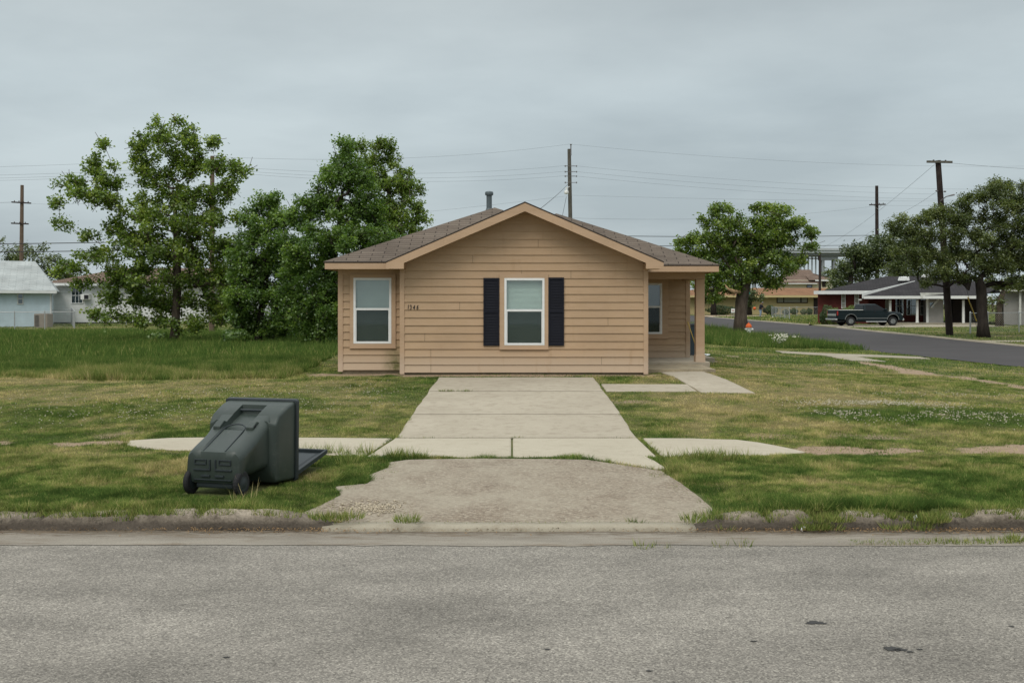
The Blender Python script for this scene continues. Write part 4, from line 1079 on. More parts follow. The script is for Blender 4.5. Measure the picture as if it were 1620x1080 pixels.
def tree(name, base_px, D, trunk_px, lobes, leafm, barkm, label, leaf=.17, per=120, crad=.62, dens=1.0, rb=.25, depth=.85, seed=1, group=None, cat='tree', base_z=None, rt=.018, hang=.0, shift=0.0, flat=.35, infl=1.0):
    r = np.random.default_rng(seed)
    b = at(base_px[0], base_px[1], D); z = gz(b.x, b.y) if base_z is None else base_z
    root = empty(name, (b.x, b.y, z), 0, label, cat, group)
    tp = [(b.x, b.y, z - .1)] + [tuple(at(p[0], p[1], D + (p[2] if len(p) > 2 else 0))) for p in trunk_px]
    cs = []; rs = []; pr = []
    m = D / F
    for (px, py, rx, ry, *o) in lobes:
        c = at(px, py, D); a_, b_ = rx * m * infl, ry * m * infl; dy = o[0] if o else r.uniform(-.5, .5) * a_ * depth
        vol = a_ * a_ * depth * b_ * 4.19; k = max(2, int(round(dens * (a_ * b_) * 2.3 / (crad * crad))))
        for _ in range(k):
            d = r.normal(0, 1, 3); d /= np.linalg.norm(d); q = r.random() ** .45 * (1.25 if r.random() < .12 else 1)
            cs.append((c.x + d[0] * q * max(a_ - crad * .6, .05), c.y + dy + shift + d[1] * q * a_ * depth, max(c.z + d[2] * q * max(b_ - crad * .5, .05), z + .25)))
            rr = crad * r.uniform(.7, 1.25); rs.append(min(rr, max(a_, b_) * .9)); pr.append(int(per * r.uniform(.6, 1.2) * (rs[-1] / crad) ** 2) + 8)
    nodes, par, rad = grow(tp, cs, r, rt, rb)
    mi = np.array([b.x, b.y, z])
    nodes = [np.asarray(q) - mi for q in nodes]
    w = wood(nodes, par, rad, len(tp)).build('trunk', barkm, root, smooth=True, world=False)
    co, rn = leaves_np(cs, rs, pr, leaf, r, flat=flat, hang=hang)
    cr = mesh_np('crown', co - mi, 4, np.arange(len(co)), leafm, {'rnd': rn}); cr.parent = root
    return root

def bush(name, px, py, D, rx, ry, leafm, label, leaf=.07, n=1800, seed=1, group=None, cat='shrub', squash=1.0, bz=None):
    r = np.random.default_rng(seed); b = at(px, py, D); m = D / F; z = gz(b.x, b.y) if bz is None else bz
    a, h = rx * m, ry * m * 2
    root = empty(name, (b.x, b.y, z), 0, label, cat, group)
    d = r.normal(0, 1, (n, 3)); d /= np.linalg.norm(d, axis=1)[:, None]; q = (.72 + .28 * r.random(n) ** .5) * (1 + .14 * np.sin(d[:, 0] * 5 + seed) * np.cos(d[:, 2] * 4))
    p = np.stack([d[:, 0] * q * a, d[:, 1] * q * a * .9, h * .5 + d[:, 2] * q * h * .5], 1); p[:, 2] = np.maximum(p[:, 2], .04)
    nn = d + r.normal(0, .5, (n, 3)); nn /= np.linalg.norm(nn, axis=1)[:, None]; t = r.normal(0, 1, (n, 3)); t -= nn * (t * nn).sum(1)[:, None]; t /= np.linalg.norm(t, axis=1)[:, None]
    bb = np.cross(nn, t); s = (leaf * r.uniform(.6, 1.4, n))[:, None]
    co = np.stack([p - t * s * .5, p + bb * s * .42, p + t * s * .5, p - bb * s * .42], 1).reshape(-1, 3)
    o = mesh_np('foliage', co, 4, np.arange(len(co)), leafm, {'rnd': np.repeat(np.clip(r.normal(.5, .2, n), 0, 1), 4)}); o.parent = root
    mb = MB()
    for k in range(7):
        e = Vector((r.uniform(-.6, .6) * a, r.uniform(-.6, .6) * a, h * .75)); mb.tube([(e.x * .1, e.y * .1, -.05), e * .5, e], [.03, .02, .008], 5)
    mb.build('stems', M['bark'], root, world=False)
    return root

# the open, wide tree on the left lot
tree('broadleaf_tree', (276, 540), 46, [(278, 515), (279, 485), (281, 455), (280, 425), (278, 385), (276, 345), (272, 300)],
     [(165, 228, 10, 14), (150, 262, 22, 20), (168, 292, 26, 18), (182, 262, 10, 10), (110, 290, 24, 14), (140, 312, 32, 16), (92, 320, 14, 12), (100, 355, 18, 10), (178, 325, 26, 22), (188, 362, 24, 16), (142, 372, 20, 10),
      (250, 195, 10, 10), (278, 190, 12, 10), (222, 230, 20, 24), (262, 222, 28, 26), (298, 218, 18, 22), (232, 272, 32, 26), (282, 262, 34, 28), (312, 258, 16, 24), (340, 224, 13, 16), (350, 268, 28, 22), (378, 270, 18, 20), (340, 305, 34, 20), (365, 300, 20, 14),
      (255, 312, 46, 24), (225, 335, 36, 20), (300, 318, 28, 26), (268, 355, 50, 24), (318, 350, 36, 24), (342, 342, 18, 16), (215, 378, 46, 22), (165, 405, 40, 16), (118, 425, 32, 12), (250, 400, 50, 26), (310, 398, 44, 28), (350, 392, 24, 20),
      (195, 430, 42, 18), (140, 448, 24, 8), (255, 440, 48, 24), (320, 440, 42, 24), (182, 472, 28, 14), (225, 478, 40, 16), (275, 478, 46, 20), (328, 480, 34, 22), (150, 500, 18, 9), (195, 503, 34, 12), (245, 508, 36, 12), (310, 512, 36, 14), (350, 500, 20, 16), (365, 440, 26, 26), (362, 478, 24, 24), (372, 392, 18, 18), (376, 345, 14, 12), (338, 425, 26, 20), (200, 455, 34, 18)],
     M['leaf_syc'], M['bark'], 'tall open-crowned broadleaf tree alone in the uncut grass, sky showing through it', leaf=.125, per=66, crad=.34, dens=1.25, infl=1.19, rb=.19, seed=3, depth=.95)
# thicket beside the house
tree('broadleaf_tree', (408, 545), 44, [(410, 520), (414, 490), (420, 450), (424, 400), (425, 355)],
     [(420, 325, 26, 22), (440, 312, 14, 14), (395, 345, 18, 22), (395, 375, 26, 24), (430, 365, 38, 34), (410, 415, 46, 38), (455, 415, 34, 40), (395, 462, 40, 34), (440, 472, 44, 36), (390, 505, 30, 24), (425, 520, 40, 20), (455, 515, 34, 26), (470, 440, 24, 34), (372, 470, 24, 26), (385, 430, 30, 28), (372, 405, 16, 16), (378, 505, 26, 22), (400, 435, 36, 30), (445, 350, 20, 22)],
     M['leaf_dense'], M['bark_dark'], 'dark bushy tree with leaves down to the grass, between the open tree and house', leaf=.105, per=130, crad=.42, dens=1.7, infl=1.15, rb=.14, seed=5)
tree('broadleaf_tree', (505, 545), 41, [(508, 515), (515, 470), (525, 420), (535, 360), (542, 300)],
     [(545, 232, 20, 14), (540, 262, 32, 24), (515, 280, 26, 20), (555, 290, 42, 32), (505, 318, 40, 30), (545, 335, 52, 36), (590, 330, 30, 30), (480, 350, 32, 28), (505, 385, 50, 36), (560, 385, 54, 38), (610, 385, 34, 26), (480, 430, 44, 38), (535, 430, 52, 38), (580, 430, 40, 30), (470, 480, 40, 34), (520, 485, 44, 38), (490, 520, 40, 22), (525, 525, 26, 22), (460, 400, 22, 30), (505, 455, 50, 34), (580, 470, 40, 40), (600, 420, 40, 30)],
     M['leaf_dense'], M['bark_dark'], 'tall dense dark green tree standing right behind the left eave of the tan house', leaf=.095, per=150, crad=.42, dens=1.75, infl=1.15, rb=.16, seed=6)
tree('broadleaf_tree', (618, 540), 54, [(618, 500), (618, 440), (620, 390), (618, 330), (612, 280)],
     [(568, 232, 18, 10), (600, 230, 28, 12), (612, 250, 24, 18), (580, 262, 24, 22), (632, 278, 28, 22), (600, 292, 34, 26), (645, 302, 26, 20), (662, 326, 18, 14), (630, 330, 40, 22), (665, 350, 18, 10), (595, 340, 36, 28), (640, 362, 42, 20), (600, 390, 50, 34), (650, 395, 40, 26), (620, 440, 60, 36), (610, 490, 50, 30)],
     M['leaf_syc'], M['bark'], 'lighter airy tree rising above the left slope of the brown shingle roof', leaf=.12, per=78, crad=.38, dens=1.4, infl=1.2, rb=.18, seed=8)
# the stout tree by the side street
t_ = tree('broadleaf_tree', (1172, 527), 55, [(1172, 500), (1173, 478), (1176, 460), (1180, 445), (1186, 420)],
     [(1142, 335, 24, 14), (1152, 355, 30, 16), (1180, 372, 18, 12), (1178, 390, 30, 18), (1215, 372, 34, 20), (1116, 352, 12, 12), (1120, 378, 36, 16), (1085, 384, 20, 10), (1078, 398, 14, 8), (1104, 402, 28, 12), (1160, 390, 44, 22), (1210, 328, 24, 10), (1232, 338, 22, 12), (1205, 352, 26, 14), (1250, 355, 26, 16), (1245, 378, 34, 16), (1282, 366, 14, 12), (1275, 392, 18, 9), (1210, 385, 34, 20), (1225, 410, 40, 16), (1170, 420, 46, 18), (1130, 432, 30, 15), (1200, 438, 40, 15), (1150, 452, 30, 12), (1245, 425, 20, 10), (1262, 412, 14, 8), (1118, 415, 20, 10), (1220, 452, 20, 9), (1105, 450, 20, 14), (1128, 470, 20, 9)],
     M['leaf_syc'], M['bark'], 'stout broadleaf tree with a torn limb on the uncut corner of the side street', leaf=.13, per=88, crad=.35, dens=1.5, infl=1.08, rb=.34, seed=12, rt=.026)
mb = MB(); mb.tube([at(1170, 462, 54.6), at(1160, 461, 54.2), at(1151, 457, 54.0), at(1147, 450, 54.0)], [.10, .12, .08, .02], 7)
mb.build('torn_limb', M['wound'], t_)
# the oak and its company beyond the side street
tree('oak_tree', (1556, 533), 54, [(1555, 510), (1553, 485), (1553, 470), (1552, 455)],
     [(1600, 298, 34, 16), (1570, 300, 26, 14), (1548, 312, 26, 16), (1525, 322, 18, 14), (1585, 325, 44, 22), (1625, 320, 34, 28), (1432, 346, 22, 9), (1415, 358, 16, 7), (1440, 366, 28, 12), (1438, 395, 32, 16), (1432, 422, 30, 14), (1500, 335, 26, 12), (1545, 345, 40, 22), (1505, 350, 34, 18), (1478, 338, 20, 12), (1460, 352, 20, 12), (1600, 355, 46, 24), (1480, 372, 34, 18), (1450, 376, 22, 10), (1535, 378, 46, 22), (1590, 390, 50, 24), (1645, 380, 44, 36), (1500, 402, 44, 20), (1550, 412, 46, 20), (1465, 402, 26, 14), (1480, 430, 34, 14), (1515, 438, 36, 12), (1460, 448, 18, 8), (1580, 420, 44, 16), (1620, 415, 40, 20), (1670, 420, 46, 34), (1600, 448, 30, 12), (1690, 350, 50, 40), (1720, 400, 50, 40), (1640, 445, 36, 16)],
     M['leaf_oak'], M['bark_dark'], 'big dark spreading oak on the far verge of the side street', leaf=.085, per=210, crad=.46, dens=1.6, infl=1.16, rb=.27, seed=21, rt=.03)
tree('oak_tree', (1345, 505), 97, [(1345, 470), (1346, 440), (1350, 415)],
     [(1345, 394, 24, 14), (1375, 392, 22, 14), (1335, 425, 26, 22), (1362, 405, 30, 18), (1365, 432, 34, 26), (1345, 455, 34, 20), (1320, 448, 16, 14)], M['leaf_far'], M['bark_dark'], 'olive green tree behind the low end of the red brick house', leaf=.20, per=150, crad=1.0, dens=1.8, rb=.25, seed=31)
tree('oak_tree', (1418, 505), 99, [(1418, 470), (1419, 430), (1420, 400)],
     [(1392, 382, 26, 14), (1425, 368, 34, 18), (1405, 395, 34, 18), (1412, 410, 44, 26), (1448, 385, 30, 16), (1450, 405, 40, 26), (1420, 440, 54, 22), (1385, 420, 26, 26)], M['leaf_far'], M['bark_dark'], 'broad olive green tree behind the dark roof of the red brick house', leaf=.20, per=150, crad=1.0, dens=1.8, rb=.3, seed=32)
tree('oak_tree', (1582, 512), 72, [(1580, 490), (1584, 470), (1590, 450)],
     [(1580, 450, 24, 12), (1600, 455, 22, 14), (1575, 475, 20, 14), (1568, 492, 16, 14), (1612, 440, 24, 14), (1560, 440, 20, 12)], M['leaf_oak'], M['bark'], 'low scrubby tree in front of the grey sided house', leaf=.13, per=70, crad=.6, dens=1.0, rb=.22, seed=33)
tree('broadleaf_tree', (1129, 493), 128, [(1129, 480), (1128, 470), (1126, 460)],
     [(1120, 440, 26, 20), (1140, 450, 24, 16), (1110, 462, 18, 12), (1135, 470, 18, 8)], M['leaf_far'], M['bark_dark'], 'small dark tree before the yellow house, left of the stout trunk', leaf=.24, per=70, crad=1.0, dens=1.3, rb=.3, seed=34)
tree('broadleaf_tree', (1186, 494), 128, [(1186, 484), (1187, 474), (1188, 468)],
     [(1188, 462, 14, 12), (1178, 470, 12, 14), (1200, 470, 12, 8), (1186, 480, 9, 10)], M['leaf_far'], M['bark_dark'], 'small dark tree at the yellow house wall behind the street name sign', leaf=.24, per=70, crad=.9, dens=1.3, rb=.25, seed=35)
tree('broadleaf_tree', (1318, 470), 190, [(1318, 455), (1318, 440)], [(1312, 432, 14, 12), (1330, 440, 14, 14)], M['leaf_far'], M['bark_dark'], 'distant tree between the cream house and the bridge', leaf=.35, per=60, crad=1.2, dens=1.2, rb=.3, seed=36)
# far trees on the left
tree('broadleaf_tree', (30, 500), 112, [(30, 460), (32, 430), (34, 410)], [(25, 395, 26, 12), (50, 402, 34, 18), (20, 415, 30, 20), (60, 425, 40, 22), (35, 450, 44, 26)], M['leaf_far'], M['bark_dark'], 'dark tree behind the pale blue house at the left pole', leaf=.24, per=85, crad=1.1, dens=1.35, rb=.35, seed=41)
tree('broadleaf_tree', (96, 500), 120, [(96, 470), (96, 440), (96, 425)], [(88, 412, 20, 8), (104, 420, 14, 9), (95, 438, 26, 16), (120, 445, 20, 16), (95, 465, 30, 20)], M['leaf_far'], M['bark_dark'], 'smaller dark tree behind the gap between blue and white houses', leaf=.24, per=85, crad=1.0, dens=1.35, rb=.3, seed=42)
tree('broadleaf_tree', (-20, 500), 112, [(-20, 450), (-16, 420), (-10, 390)], [(2, 378, 10, 10), (-12, 388, 18, 14), (-20, 415, 24, 24)], M['leaf_pale'], M['bark'], 'thin pale tree at the left edge behind the blue house', leaf=.2, per=40, crad=.9, dens=.8, rb=.2, seed=43)
tree('broadleaf_tree', (372, 500), 92, [(372, 470), (370, 440), (368, 420)], [(360, 405, 22, 16), (385, 412, 20, 14), (372, 435, 30, 18), (350, 445, 16, 14)], M['leaf_pale'], M['bark'], 'pale yellow-green tree behind the white house, seen between the dark trees', leaf=.22, per=50, crad=.9, dens=1.0, rb=.2, seed=44)
# far wood closing the horizon
r_ = np.random.default_rng(77); cs_ = []; rs_ = []; pr_ = []
for k in range(330):
    x_ = r_.uniform(-210, 210); y_ = 225 + r_.uniform(-6, 14) + abs(x_) * .05; h_ = 3.2 + 3.2 * float(fbm(x_, 3., .06, 4.)) + r_.uniform(-.6, .6)
    for z_ in (1.2, h_ * .5 + .6, h_): cs_.append((x_ + r_.uniform(-1, 1), y_, z_)); rs_.append(r_.uniform(1.3, 2.1)); pr_.append(46)
co_l, rn_l = leaves_np(cs_, rs_, pr_, .5, r_)
tag(mesh_np('far_wood', co_l, 4, np.arange(len(co_l)), M['leaf_far'], {'rnd': rn_l}), kind='stuff')
# shrubs
bush('shrub', 1309, 500, 78.2, 9, 16, M['leaf_bush'], 'dark round shrub at the corner of the red brick house', seed=1, n=2200)
bush('shrub', 1318, 501, 77.5, 11, 14, M['leaf_light'], 'light green clipped shrub behind the pickup tailgate', seed=2, n=2200)
bush('shrub', 1344, 500, 78.6, 13, 15, M['leaf_light'], 'wide low shrub behind the bed of the pickup', seed=3, n=2200)
bush('shrub', 1301, 503, 78.4, 5, 11, M['leaf_bush'], 'small dark shrub beside the front fence of the yellow house', seed=4, n=1200)
bush('shrub', 1219, 497, 129, 12, 7.5, M['leaf_bush'], 'large dark round shrub right of the person with the trimmer', leaf=.12, seed=5, n=2200)
bush('shrub', 1143, 496, 131, 25, 7.5, M['leaf_bush'], 'long dark hedge along the yellow wall left of the stout trunk', leaf=.14, seed=6, n=2600, cat='hedge')
bush('shrub', 1180, 496, 131, 9, 8, M['leaf_bush'], 'dark hedge end behind the street name sign', leaf=.14, seed=7, n=1600, cat='hedge')
for i, (px, w, h, mm, lb) in enumerate([(1243, 6, 4, 'leaf_bush', 'low dark plant under the left window bay of the yellow house'), (1256, 7, 5, 'leaf_bush', 'wider low plant under the middle window of the yellow house'), (1272, 6, 4.5, 'leaf_far', 'low olive plant under the right window of the yellow house'), (1281, 5, 5, 'leaf_bush', 'upright dark plant beside the yellow house door')]):
    bush('shrub', px, 497, 132, w, h, M[mm], lb, leaf=.12, seed=10 + i, n=700, cat='plant', group='plants below the yellow house windows')
# leafy brush round the foot of the left trees
bush('shrub', 250, 536, 45, 16, 8, M['leaf_dense'], 'leafy sucker growth at the foot of the open-crowned tree', leaf=.13, seed=20, n=700)
bush('shrub', 372, 535, 43, 22, 12, M['leaf_dense'], 'low bush between the open-crowned tree and the thicket', leaf=.13, seed=21, n=1300)

# flowering weed on the corner
rt_ = empty('flowering_weed', (at(1236, 545, 41).x, 41, gz(at(1236, 545, 41).x, 41)), 0, 'clump of white-flowering weed in the tall grass of the corner', 'weed')
r_ = np.random.default_rng(3); mb = MB(); fb = MB()
for k in range(34):
    e = Vector((r_.normal(0, .22), r_.normal(0, .2), r_.uniform(.22, .55))); mb.tube([(e.x * .3, e.y * .3, -.02), e], [.008, .005], 4)
    for q in range(4):
        c = e + Vector((r_.normal(0, .035), r_.normal(0, .035), r_.normal(0, .03))); fb.lathe(c, (0, 0, 1), [(.0, -.018), (.028, 0), (.0, .018)], 5)
mb.build('stems', M['stem'], rt_, world=False); fb.build('blossoms', M['flower'], rt_, world=False)

# ------------------------------------------------------------------ poles and wires
def pole(name, px0, py0, px1, py1, D, rad, mat, label, D1=None):
    a = at(px0, py0, D); b = at(px1, py1, D1 or D); z = gz(b.x, b.y)
    root = empty(name, (b.x, b.y, z), 0, label, 'utility pole')
    base = Vector((b.x, b.y, z - .3)); mb = MB()
    mb.tube([base, base.lerp(a, .35), base.lerp(a, .7), a], [rad * 1.2, rad * 1.1, rad, rad * .88], 12)
    mb.build('shaft', mat, root, smooth=False)
    return root, a, base
def arm(root, c, half, mat, tilt=0, n=4, yaw=0.0, ins=.10):
    mb = MB(); d = Vector((math.cos(yaw), math.sin(yaw), tilt))
    p0, p1 = c - d * half, c + d * half
    mb.prism([p0 + Vector((0, -.06, -.06)), p0 + Vector((0, .06, -.06)), p0 + Vector((0, .06, .06)), p0 + Vector((0, -.06, .06))], d * 2 * half)
    am = mb.build('crossarm', mat, root)
    for k in range(n):
        f = (k + .5) / n * 2 - 1
        mb = MB(); mb.lathe(c + d * half * f * .95 + Vector((0, 0, .06)), (0, 0, 1), [(.03, 0), (.06, ins * .4), (.03, ins * .6), (.055, ins), (.01, ins * 1.3)], 8)
        mb.build('insulator', M['insul'], am)
    return am
p1, a1, b1 = pole('utility_pole', 35, 293, 33, 470, 95, .17, M['pole'], 'brown utility pole with two crossarms behind the pale blue house')
arm(p1, Vector((a1.x + .02, 94.8, at(0, 321, 95).z)), 0.92, M['pole_dark'], -.06); arm(p1, Vector((a1.x - .12, 94.8, at(0, 354, 95).z)), .82, M['pole_dark'], -.04, 3)
mb = MB(); mb.tube([at(36, 393, 94.7), at(44, 388, 94), at(50, 387, 93.6)], [.035, .03, .03], 6); mb.build('lamp_bracket', M['steel'], p1)
p2, a2, b2 = pole('utility_pole', 336, 247, 335, 530, 60, .14, M['pole'], 'reddish brown utility pole rising through the open-crowned tree')
p3, a3, b3 = pole('utility_pole', 900.5, 236, 905, 500, 75, .15, M['pole_grey'], 'grey utility pole behind the right slope of the tan house roof')
mb = MB(); mb.tube([a3 + Vector((.12, -.1, -.5)), a3 + Vector((.12, -.1, .28))], [.05, .04], 8); mb.lathe(a3 + Vector((.12, -.1, .28)), (0, 0, 1), [(.06, 0), (.08, .05), (.03, .10)], 8); mb.build('pin_insulator', M['insul'], p3)
for py in (263, 272, 279, 289):
    mb = MB(); c = at(901.5, py, 74.8); mb.tube([c + Vector((-.35, -.05, 0)), c + Vector((.5, -.05, 0))], .022, 6); mb.lathe(c + Vector((-.35, -.05, -.06)), (0, 0, 1), [(.03, 0), (.05, .06), (.03, .12)], 6); mb.lathe(c + Vector((.5, -.05, -.06)), (0, 0, 1), [(.03, 0), (.05, .06), (.03, .12)], 6); mb.build('spool_bracket', M['insul'], p3)
mb = MB(); c = at(896, 304, 74.4); mb.lathe(c, (0, 0, -1), [(.05, -.35), (.06, -.12), (.14, -.1), (.17, .0), (.15, .12), (.02, .16)], 12); mb.tube([c + Vector((0, 0, .3)), c + Vector((.25, .4, .45))], .03, 6); mb.build('lamp', M['white_paint'], p3)
p4, a4, b4 = pole('utility_pole', 1387, 294, 1388, 480, 110, .19, M['pole_dark'], 'dark utility pole with one crossarm behind the trees of the red house')
arm(p4, Vector((a4.x, 109.8, at(0, 324, 110).z)), .9, M['pole_dark'], .03)
mb = MB(); c = Vector((a4.x, 109.75, at(0, 324, 110).z)); mb.tube([c + Vector((-.5, 0, 0)), c + Vector((0, 0, -.5)), c + Vector((.5, 0, 0))], .025, 5); mb.build('brace', M['steel'], p4)
p5, a5, b5 = pole('utility_pole', 1484, 254, 1503, 531, 57, .17, M['pole_dark'], 'dark leaning utility pole on the far verge beside the oak')
arm(p5, Vector((a5.x, 56.8, at(0, 257, 57).z)), .72, M['pole_grey'], -.02, 2, ins=.05)
for dx, py in ((-.18, 302), (.28, 303)):
    mb = MB(); c = at(1487, py, 56.8) + Vector((dx, 0, 0)); mb.lathe(c, (1, 0, 0), [(.02, -.08), (.06, 0), (.02, .08)], 8); mb.build('spool_bracket', M['insul'], p5)
mb = MB(); mb.tube([at(1488, 318, 56.8), at(1497, 311, 56.6), at(1510, 308, 56.5)], [.03, .03, .05], 6); mb.build('lamp_bracket', M['insul'], p5)
p6, a6, b6 = pole('utility_pole', 1297, 399, 1297, 480, 132, .16, M['pole_dark'], 'short far pole standing before the bridge behind the cream house')

def wire(pts, rad, label, sag=0.0, group='overhead wires'):
    P = []
    for (a, b, s) in pts:
        a, b = Vector(a), Vector(b); n = 20
        for k in range(n + (0 if (b is not pts[-1][1]) else 0) + 1):
            t = k / n
            if P and k == 0: continue
            P.append(a.lerp(b, t) - Vector((0, 0, s * 4 * t * (1 - t))))
    mb = MB(); mb.tube(P, rad, 5)
    return tag(mb.build('overhead_wire', M['wire'], None), label, 'wire', group)
# two stout telephone cables along the back alley
for k, (yl, ym, yr, yr2, lb) in enumerate([(382, 371, 373, 371, 'upper of the two thick black cables that cross low behind the houses'), (395, 386, 388, 386, 'lower of the two thick black cables that cross low behind the houses')]):
    zl, zm, zr = at(0, yl, 72).z, at(0, ym, 74).z, at(0, yr, 76).z
    q = [(at(-700, yl, 70), (at(336, 0, 60.4).x, 60.4, at(0, yl - 2, 60.4).z), .25), ((at(336, 0, 60.4).x, 60.4, at(0, yl - 2, 60.4).z), (a3.x - .1, 74.7, zm), .3), ((a3.x - .1, 74.7, zm), (at(1384, 0, 109.6).x, 109.6, at(0, yr - 1, 109.6).z), .15), ((at(1384, 0, 109.6).x, 109.6, at(0, yr - 1, 109.6).z), at(2100, yr2, 112), .3)]
    wire(q, .026, lb)
L = [(238, 258, 'topmost thin wire leaving the tip of the grey pole'), (263, 296, 'second thin wire down from the tip of the grey pole'), (272, 304, 'third thin wire down on the grey pole'), (279, 313, 'lowest thin wire on the grey pole')]
for (py, pr, lb) in L:
    zc = at(0, py, 75).z; A = Vector((a3.x, 74.85, zc + .05 if py > 240 else a3.z + .35)); Bp = Vector((a2.x, 60, at(0, 248 + (py - 238) * .55, 60).z)); Cp = at(1900, pr - 6, 90)
    wire([(at(-500, 262 + (py - 238) * .5, 58), Bp, .4), (Bp, A, .55), (A, Cp, 1.1)], .005, lb)
wire([(Vector((b2.x, 60, at(0, 362, 60).z)), at(905, 309, 74.8), .2), (at(905, 309, 74.8), at(1800, 316, 80), .25)], .0045, 'faint level wire crossing behind the grey pole at lamp height')
wire([(at(905, 345, 75), at(1390, 325, 109.7), .6), (at(1390, 325, 109.7), at(2000, 300, 110), .6)], .006, 'thin rising wire from the grey pole to the dark crossarm pole')
wire([(at(899, 291, 74.7), (-.3, 30.5, 4.2), .15)], .014, 'service wire sloping from the grey pole down to the tan house')
wire([(at(896, 311, 74.4), at(889, 345, 74.4), .0)], .014, 'short dark lead hanging below the white pole lamp')
wire([(at(1481, 258, 56.9), at(1300, 392, 131.7), .5)], .008, 'long wire sloping from the leaning pole down to the short far pole')
wire([(at(1486, 300, 56.8), at(1404, 345, 78), .2), (at(1404, 345, 78), at(1345, 385, 100), .2)], .007, 'lower wire sloping from the leaning pole behind the olive trees')
wire([(at(1484, 256, 57), at(1900, 268, 60), .3)], .007, 'wire running on from the leaning pole above the oak')
wire([(at(20, 320, 94.8), at(-400, 316, 95), .3)], .012, 'thin wire leaving the upper crossarm of the left brown pole')
wire([(at(48, 322, 94.8), at(336, 290, 60.2), .5)], .006, 'thin wire between the left brown pole and the reddish pole')
# ------------------------------------------------------------------ neighbours' houses
def gable_roof(mb, x0, x1, y0, y1, ze, zr, th=.06):
    """ridge along x"""
    ym = (y0 + y1) / 2
    mb.prism([(x0, y0, ze), (x0, ym, zr), (x0, ym, zr - th), (x0, y0, ze - th)], (x1 - x0, 0, 0))
    mb.prism([(x0, ym, zr), (x0, y1, ze), (x0, y1, ze - th), (x0, ym, zr - th)], (x1 - x0, 0, 0))
def hip_roof(mb, x0, x1, y0, y1, ze, zr, hl=True, hr=True, th=.05, run=None):
    ym = (y0 + y1) / 2; run = run or (y1 - y0) / 2
    p = Vector((x0 + (run if hl else 0), ym, zr)); q = Vector((x1 - (run if hr else 0), ym, zr))
    A, B_, C, D_ = Vector((x0, y0, ze)), Vector((x1, y0, ze)), Vector((x1, y1, ze)), Vector((x0, y1, ze))
    mb.poly([A, B_, q, p]); mb.poly([C, D_, p, q]); mb.poly([B_, C, q]); mb.poly([D_, A, p])
    mb.prism([A - Vector((0, 0, th)), B_ - Vector((0, 0, th)), C - Vector((0, 0, th)), D_ - Vector((0, 0, th))], (0, 0, th - .003))
def box_part(name, mat, root, *b, bevel=0.0, uv=False, parent=None):
    mb = MB(); mb.box(*b); return mb.build(name, mat, parent or root, bevel=bevel, uv=uv)
def win(root, x0, x1, z0, z1, y, fmat, gmat, bars=1, vbars=0, fw=.06, curtain=None):
    mb = MB()
    mb.box(x0 - fw, x0, y - .05, y + .0, z0 - fw, z1 + fw); mb.box(x1, x1 + fw, y - .05, y, z0 - fw, z1 + fw)
    mb.box(x0, x1, y - .05, y, z1, z1 + fw); mb.box(x0, x1, y - .06, y, z0 - fw, z0)
    for k in range(bars): z = z0 + (z1 - z0) * (k + 1) / (bars + 1); mb.box(x0, x1, y - .045, y, z - fw * .4, z + fw * .4)
    for k in range(vbars): x = x0 + (x1 - x0) * (k + 1) / (vbars + 1); mb.box(x - fw * .3, x + fw * .3, y - .043, y, z0, z1)
    w = mb.build('window', M[fmat], root)
    mb = MB(); mb.box(x0, x1, y - .025, y - .012, z0, z1); mb.build('pane', M[gmat], w)
    return w
X = lambda px, d: (px - CX) / F * d
Zp = lambda py, d: CZ - (py - HY) / F * d

# pale blue house, far left
D = 72; by = Zp(516, D)
bl = empty('blue_house', (X(79, D), D, gz(-33, D)), 0, 'pale blue lap-sided house with a whitish shingle roof at the left edge', 'house')
box_part('wall', M['lap_blue'], bl, -47, X(79, D), D, D + 8, by - .4, Zp(459, D))
mb = MB(); hip_roof(mb, -48, X(89, D), D - .5, D + 8.5, Zp(459.5, D), Zp(413, D + 3), run=1.6); mb.build('roof', M['roof_pale'], bl, uv=True)
box_part('fascia', M['fascia'], bl, -48, X(89.3, D) , D - .54, D - .505, Zp(464, D), Zp(460, D))
box_part('corner_board', M['fascia'], bl, X(79, D), X(81, D), D - .03, D + .1, by - .3, Zp(464.5, D))
win(bl, X(34, D), X(40, D), Zp(480, D), Zp(465.5, D), D - .001, 'fascia_w', 'dark_glass')
box_part('downpipe', M['steel'], bl, X(81.3, D), X(82.3, D), D - .08, D, by - .3, Zp(466, D))
bl.rotation_euler.z = R(23)
ml = empty('fallen_branch', at(4, 438, D + .8), 0, 'dark broken branch lying on the whitish roof of the blue house', 'branch')
zr_ = lambda y: .18 + Zp(459.5, D) + (y - (D - .5)) / 4.5 * (Zp(414, D + 4) - Zp(459.5, D)) + .05
mb = MB(); mb.tube([(X(-14, D + 1.6), D + 1.6, zr_(D + 1.6)), (X(2, D + 1.6), D + 1.6, zr_(D + 1.6) + .02), (X(9, D + 1.4), D + 1.4, zr_(D + 1.4) + .06), (X(14, D + 1.3), D + 1.3, zr_(D + 1.3))], [.10, .13, .12, .06], 6); mb.build('limb', M['bark_dark'], ml)
ac = empty('air_conditioner', (X(68, 70), 70, gz(X(68, 70), 70)), 0, 'brown-grey air conditioning unit standing beside the pale blue wall', 'air conditioner')
g = ac.location.z; za = Zp(496, 70)
mb = MB(); mb.box(X(58, 70), X(79, 70), 69.6, 70.5, g - .05, za); cas = mb.build('casing', M['ac'], ac, bevel=.03)
mb = MB()
for k in range(9): z = g + .12 + k * (za - g - .2) / 9; mb.box(X(59.5, 70), X(66, 70), 69.575, 69.6, z, z + .03)
mb.build('louvre_panel', M['black'], ac)
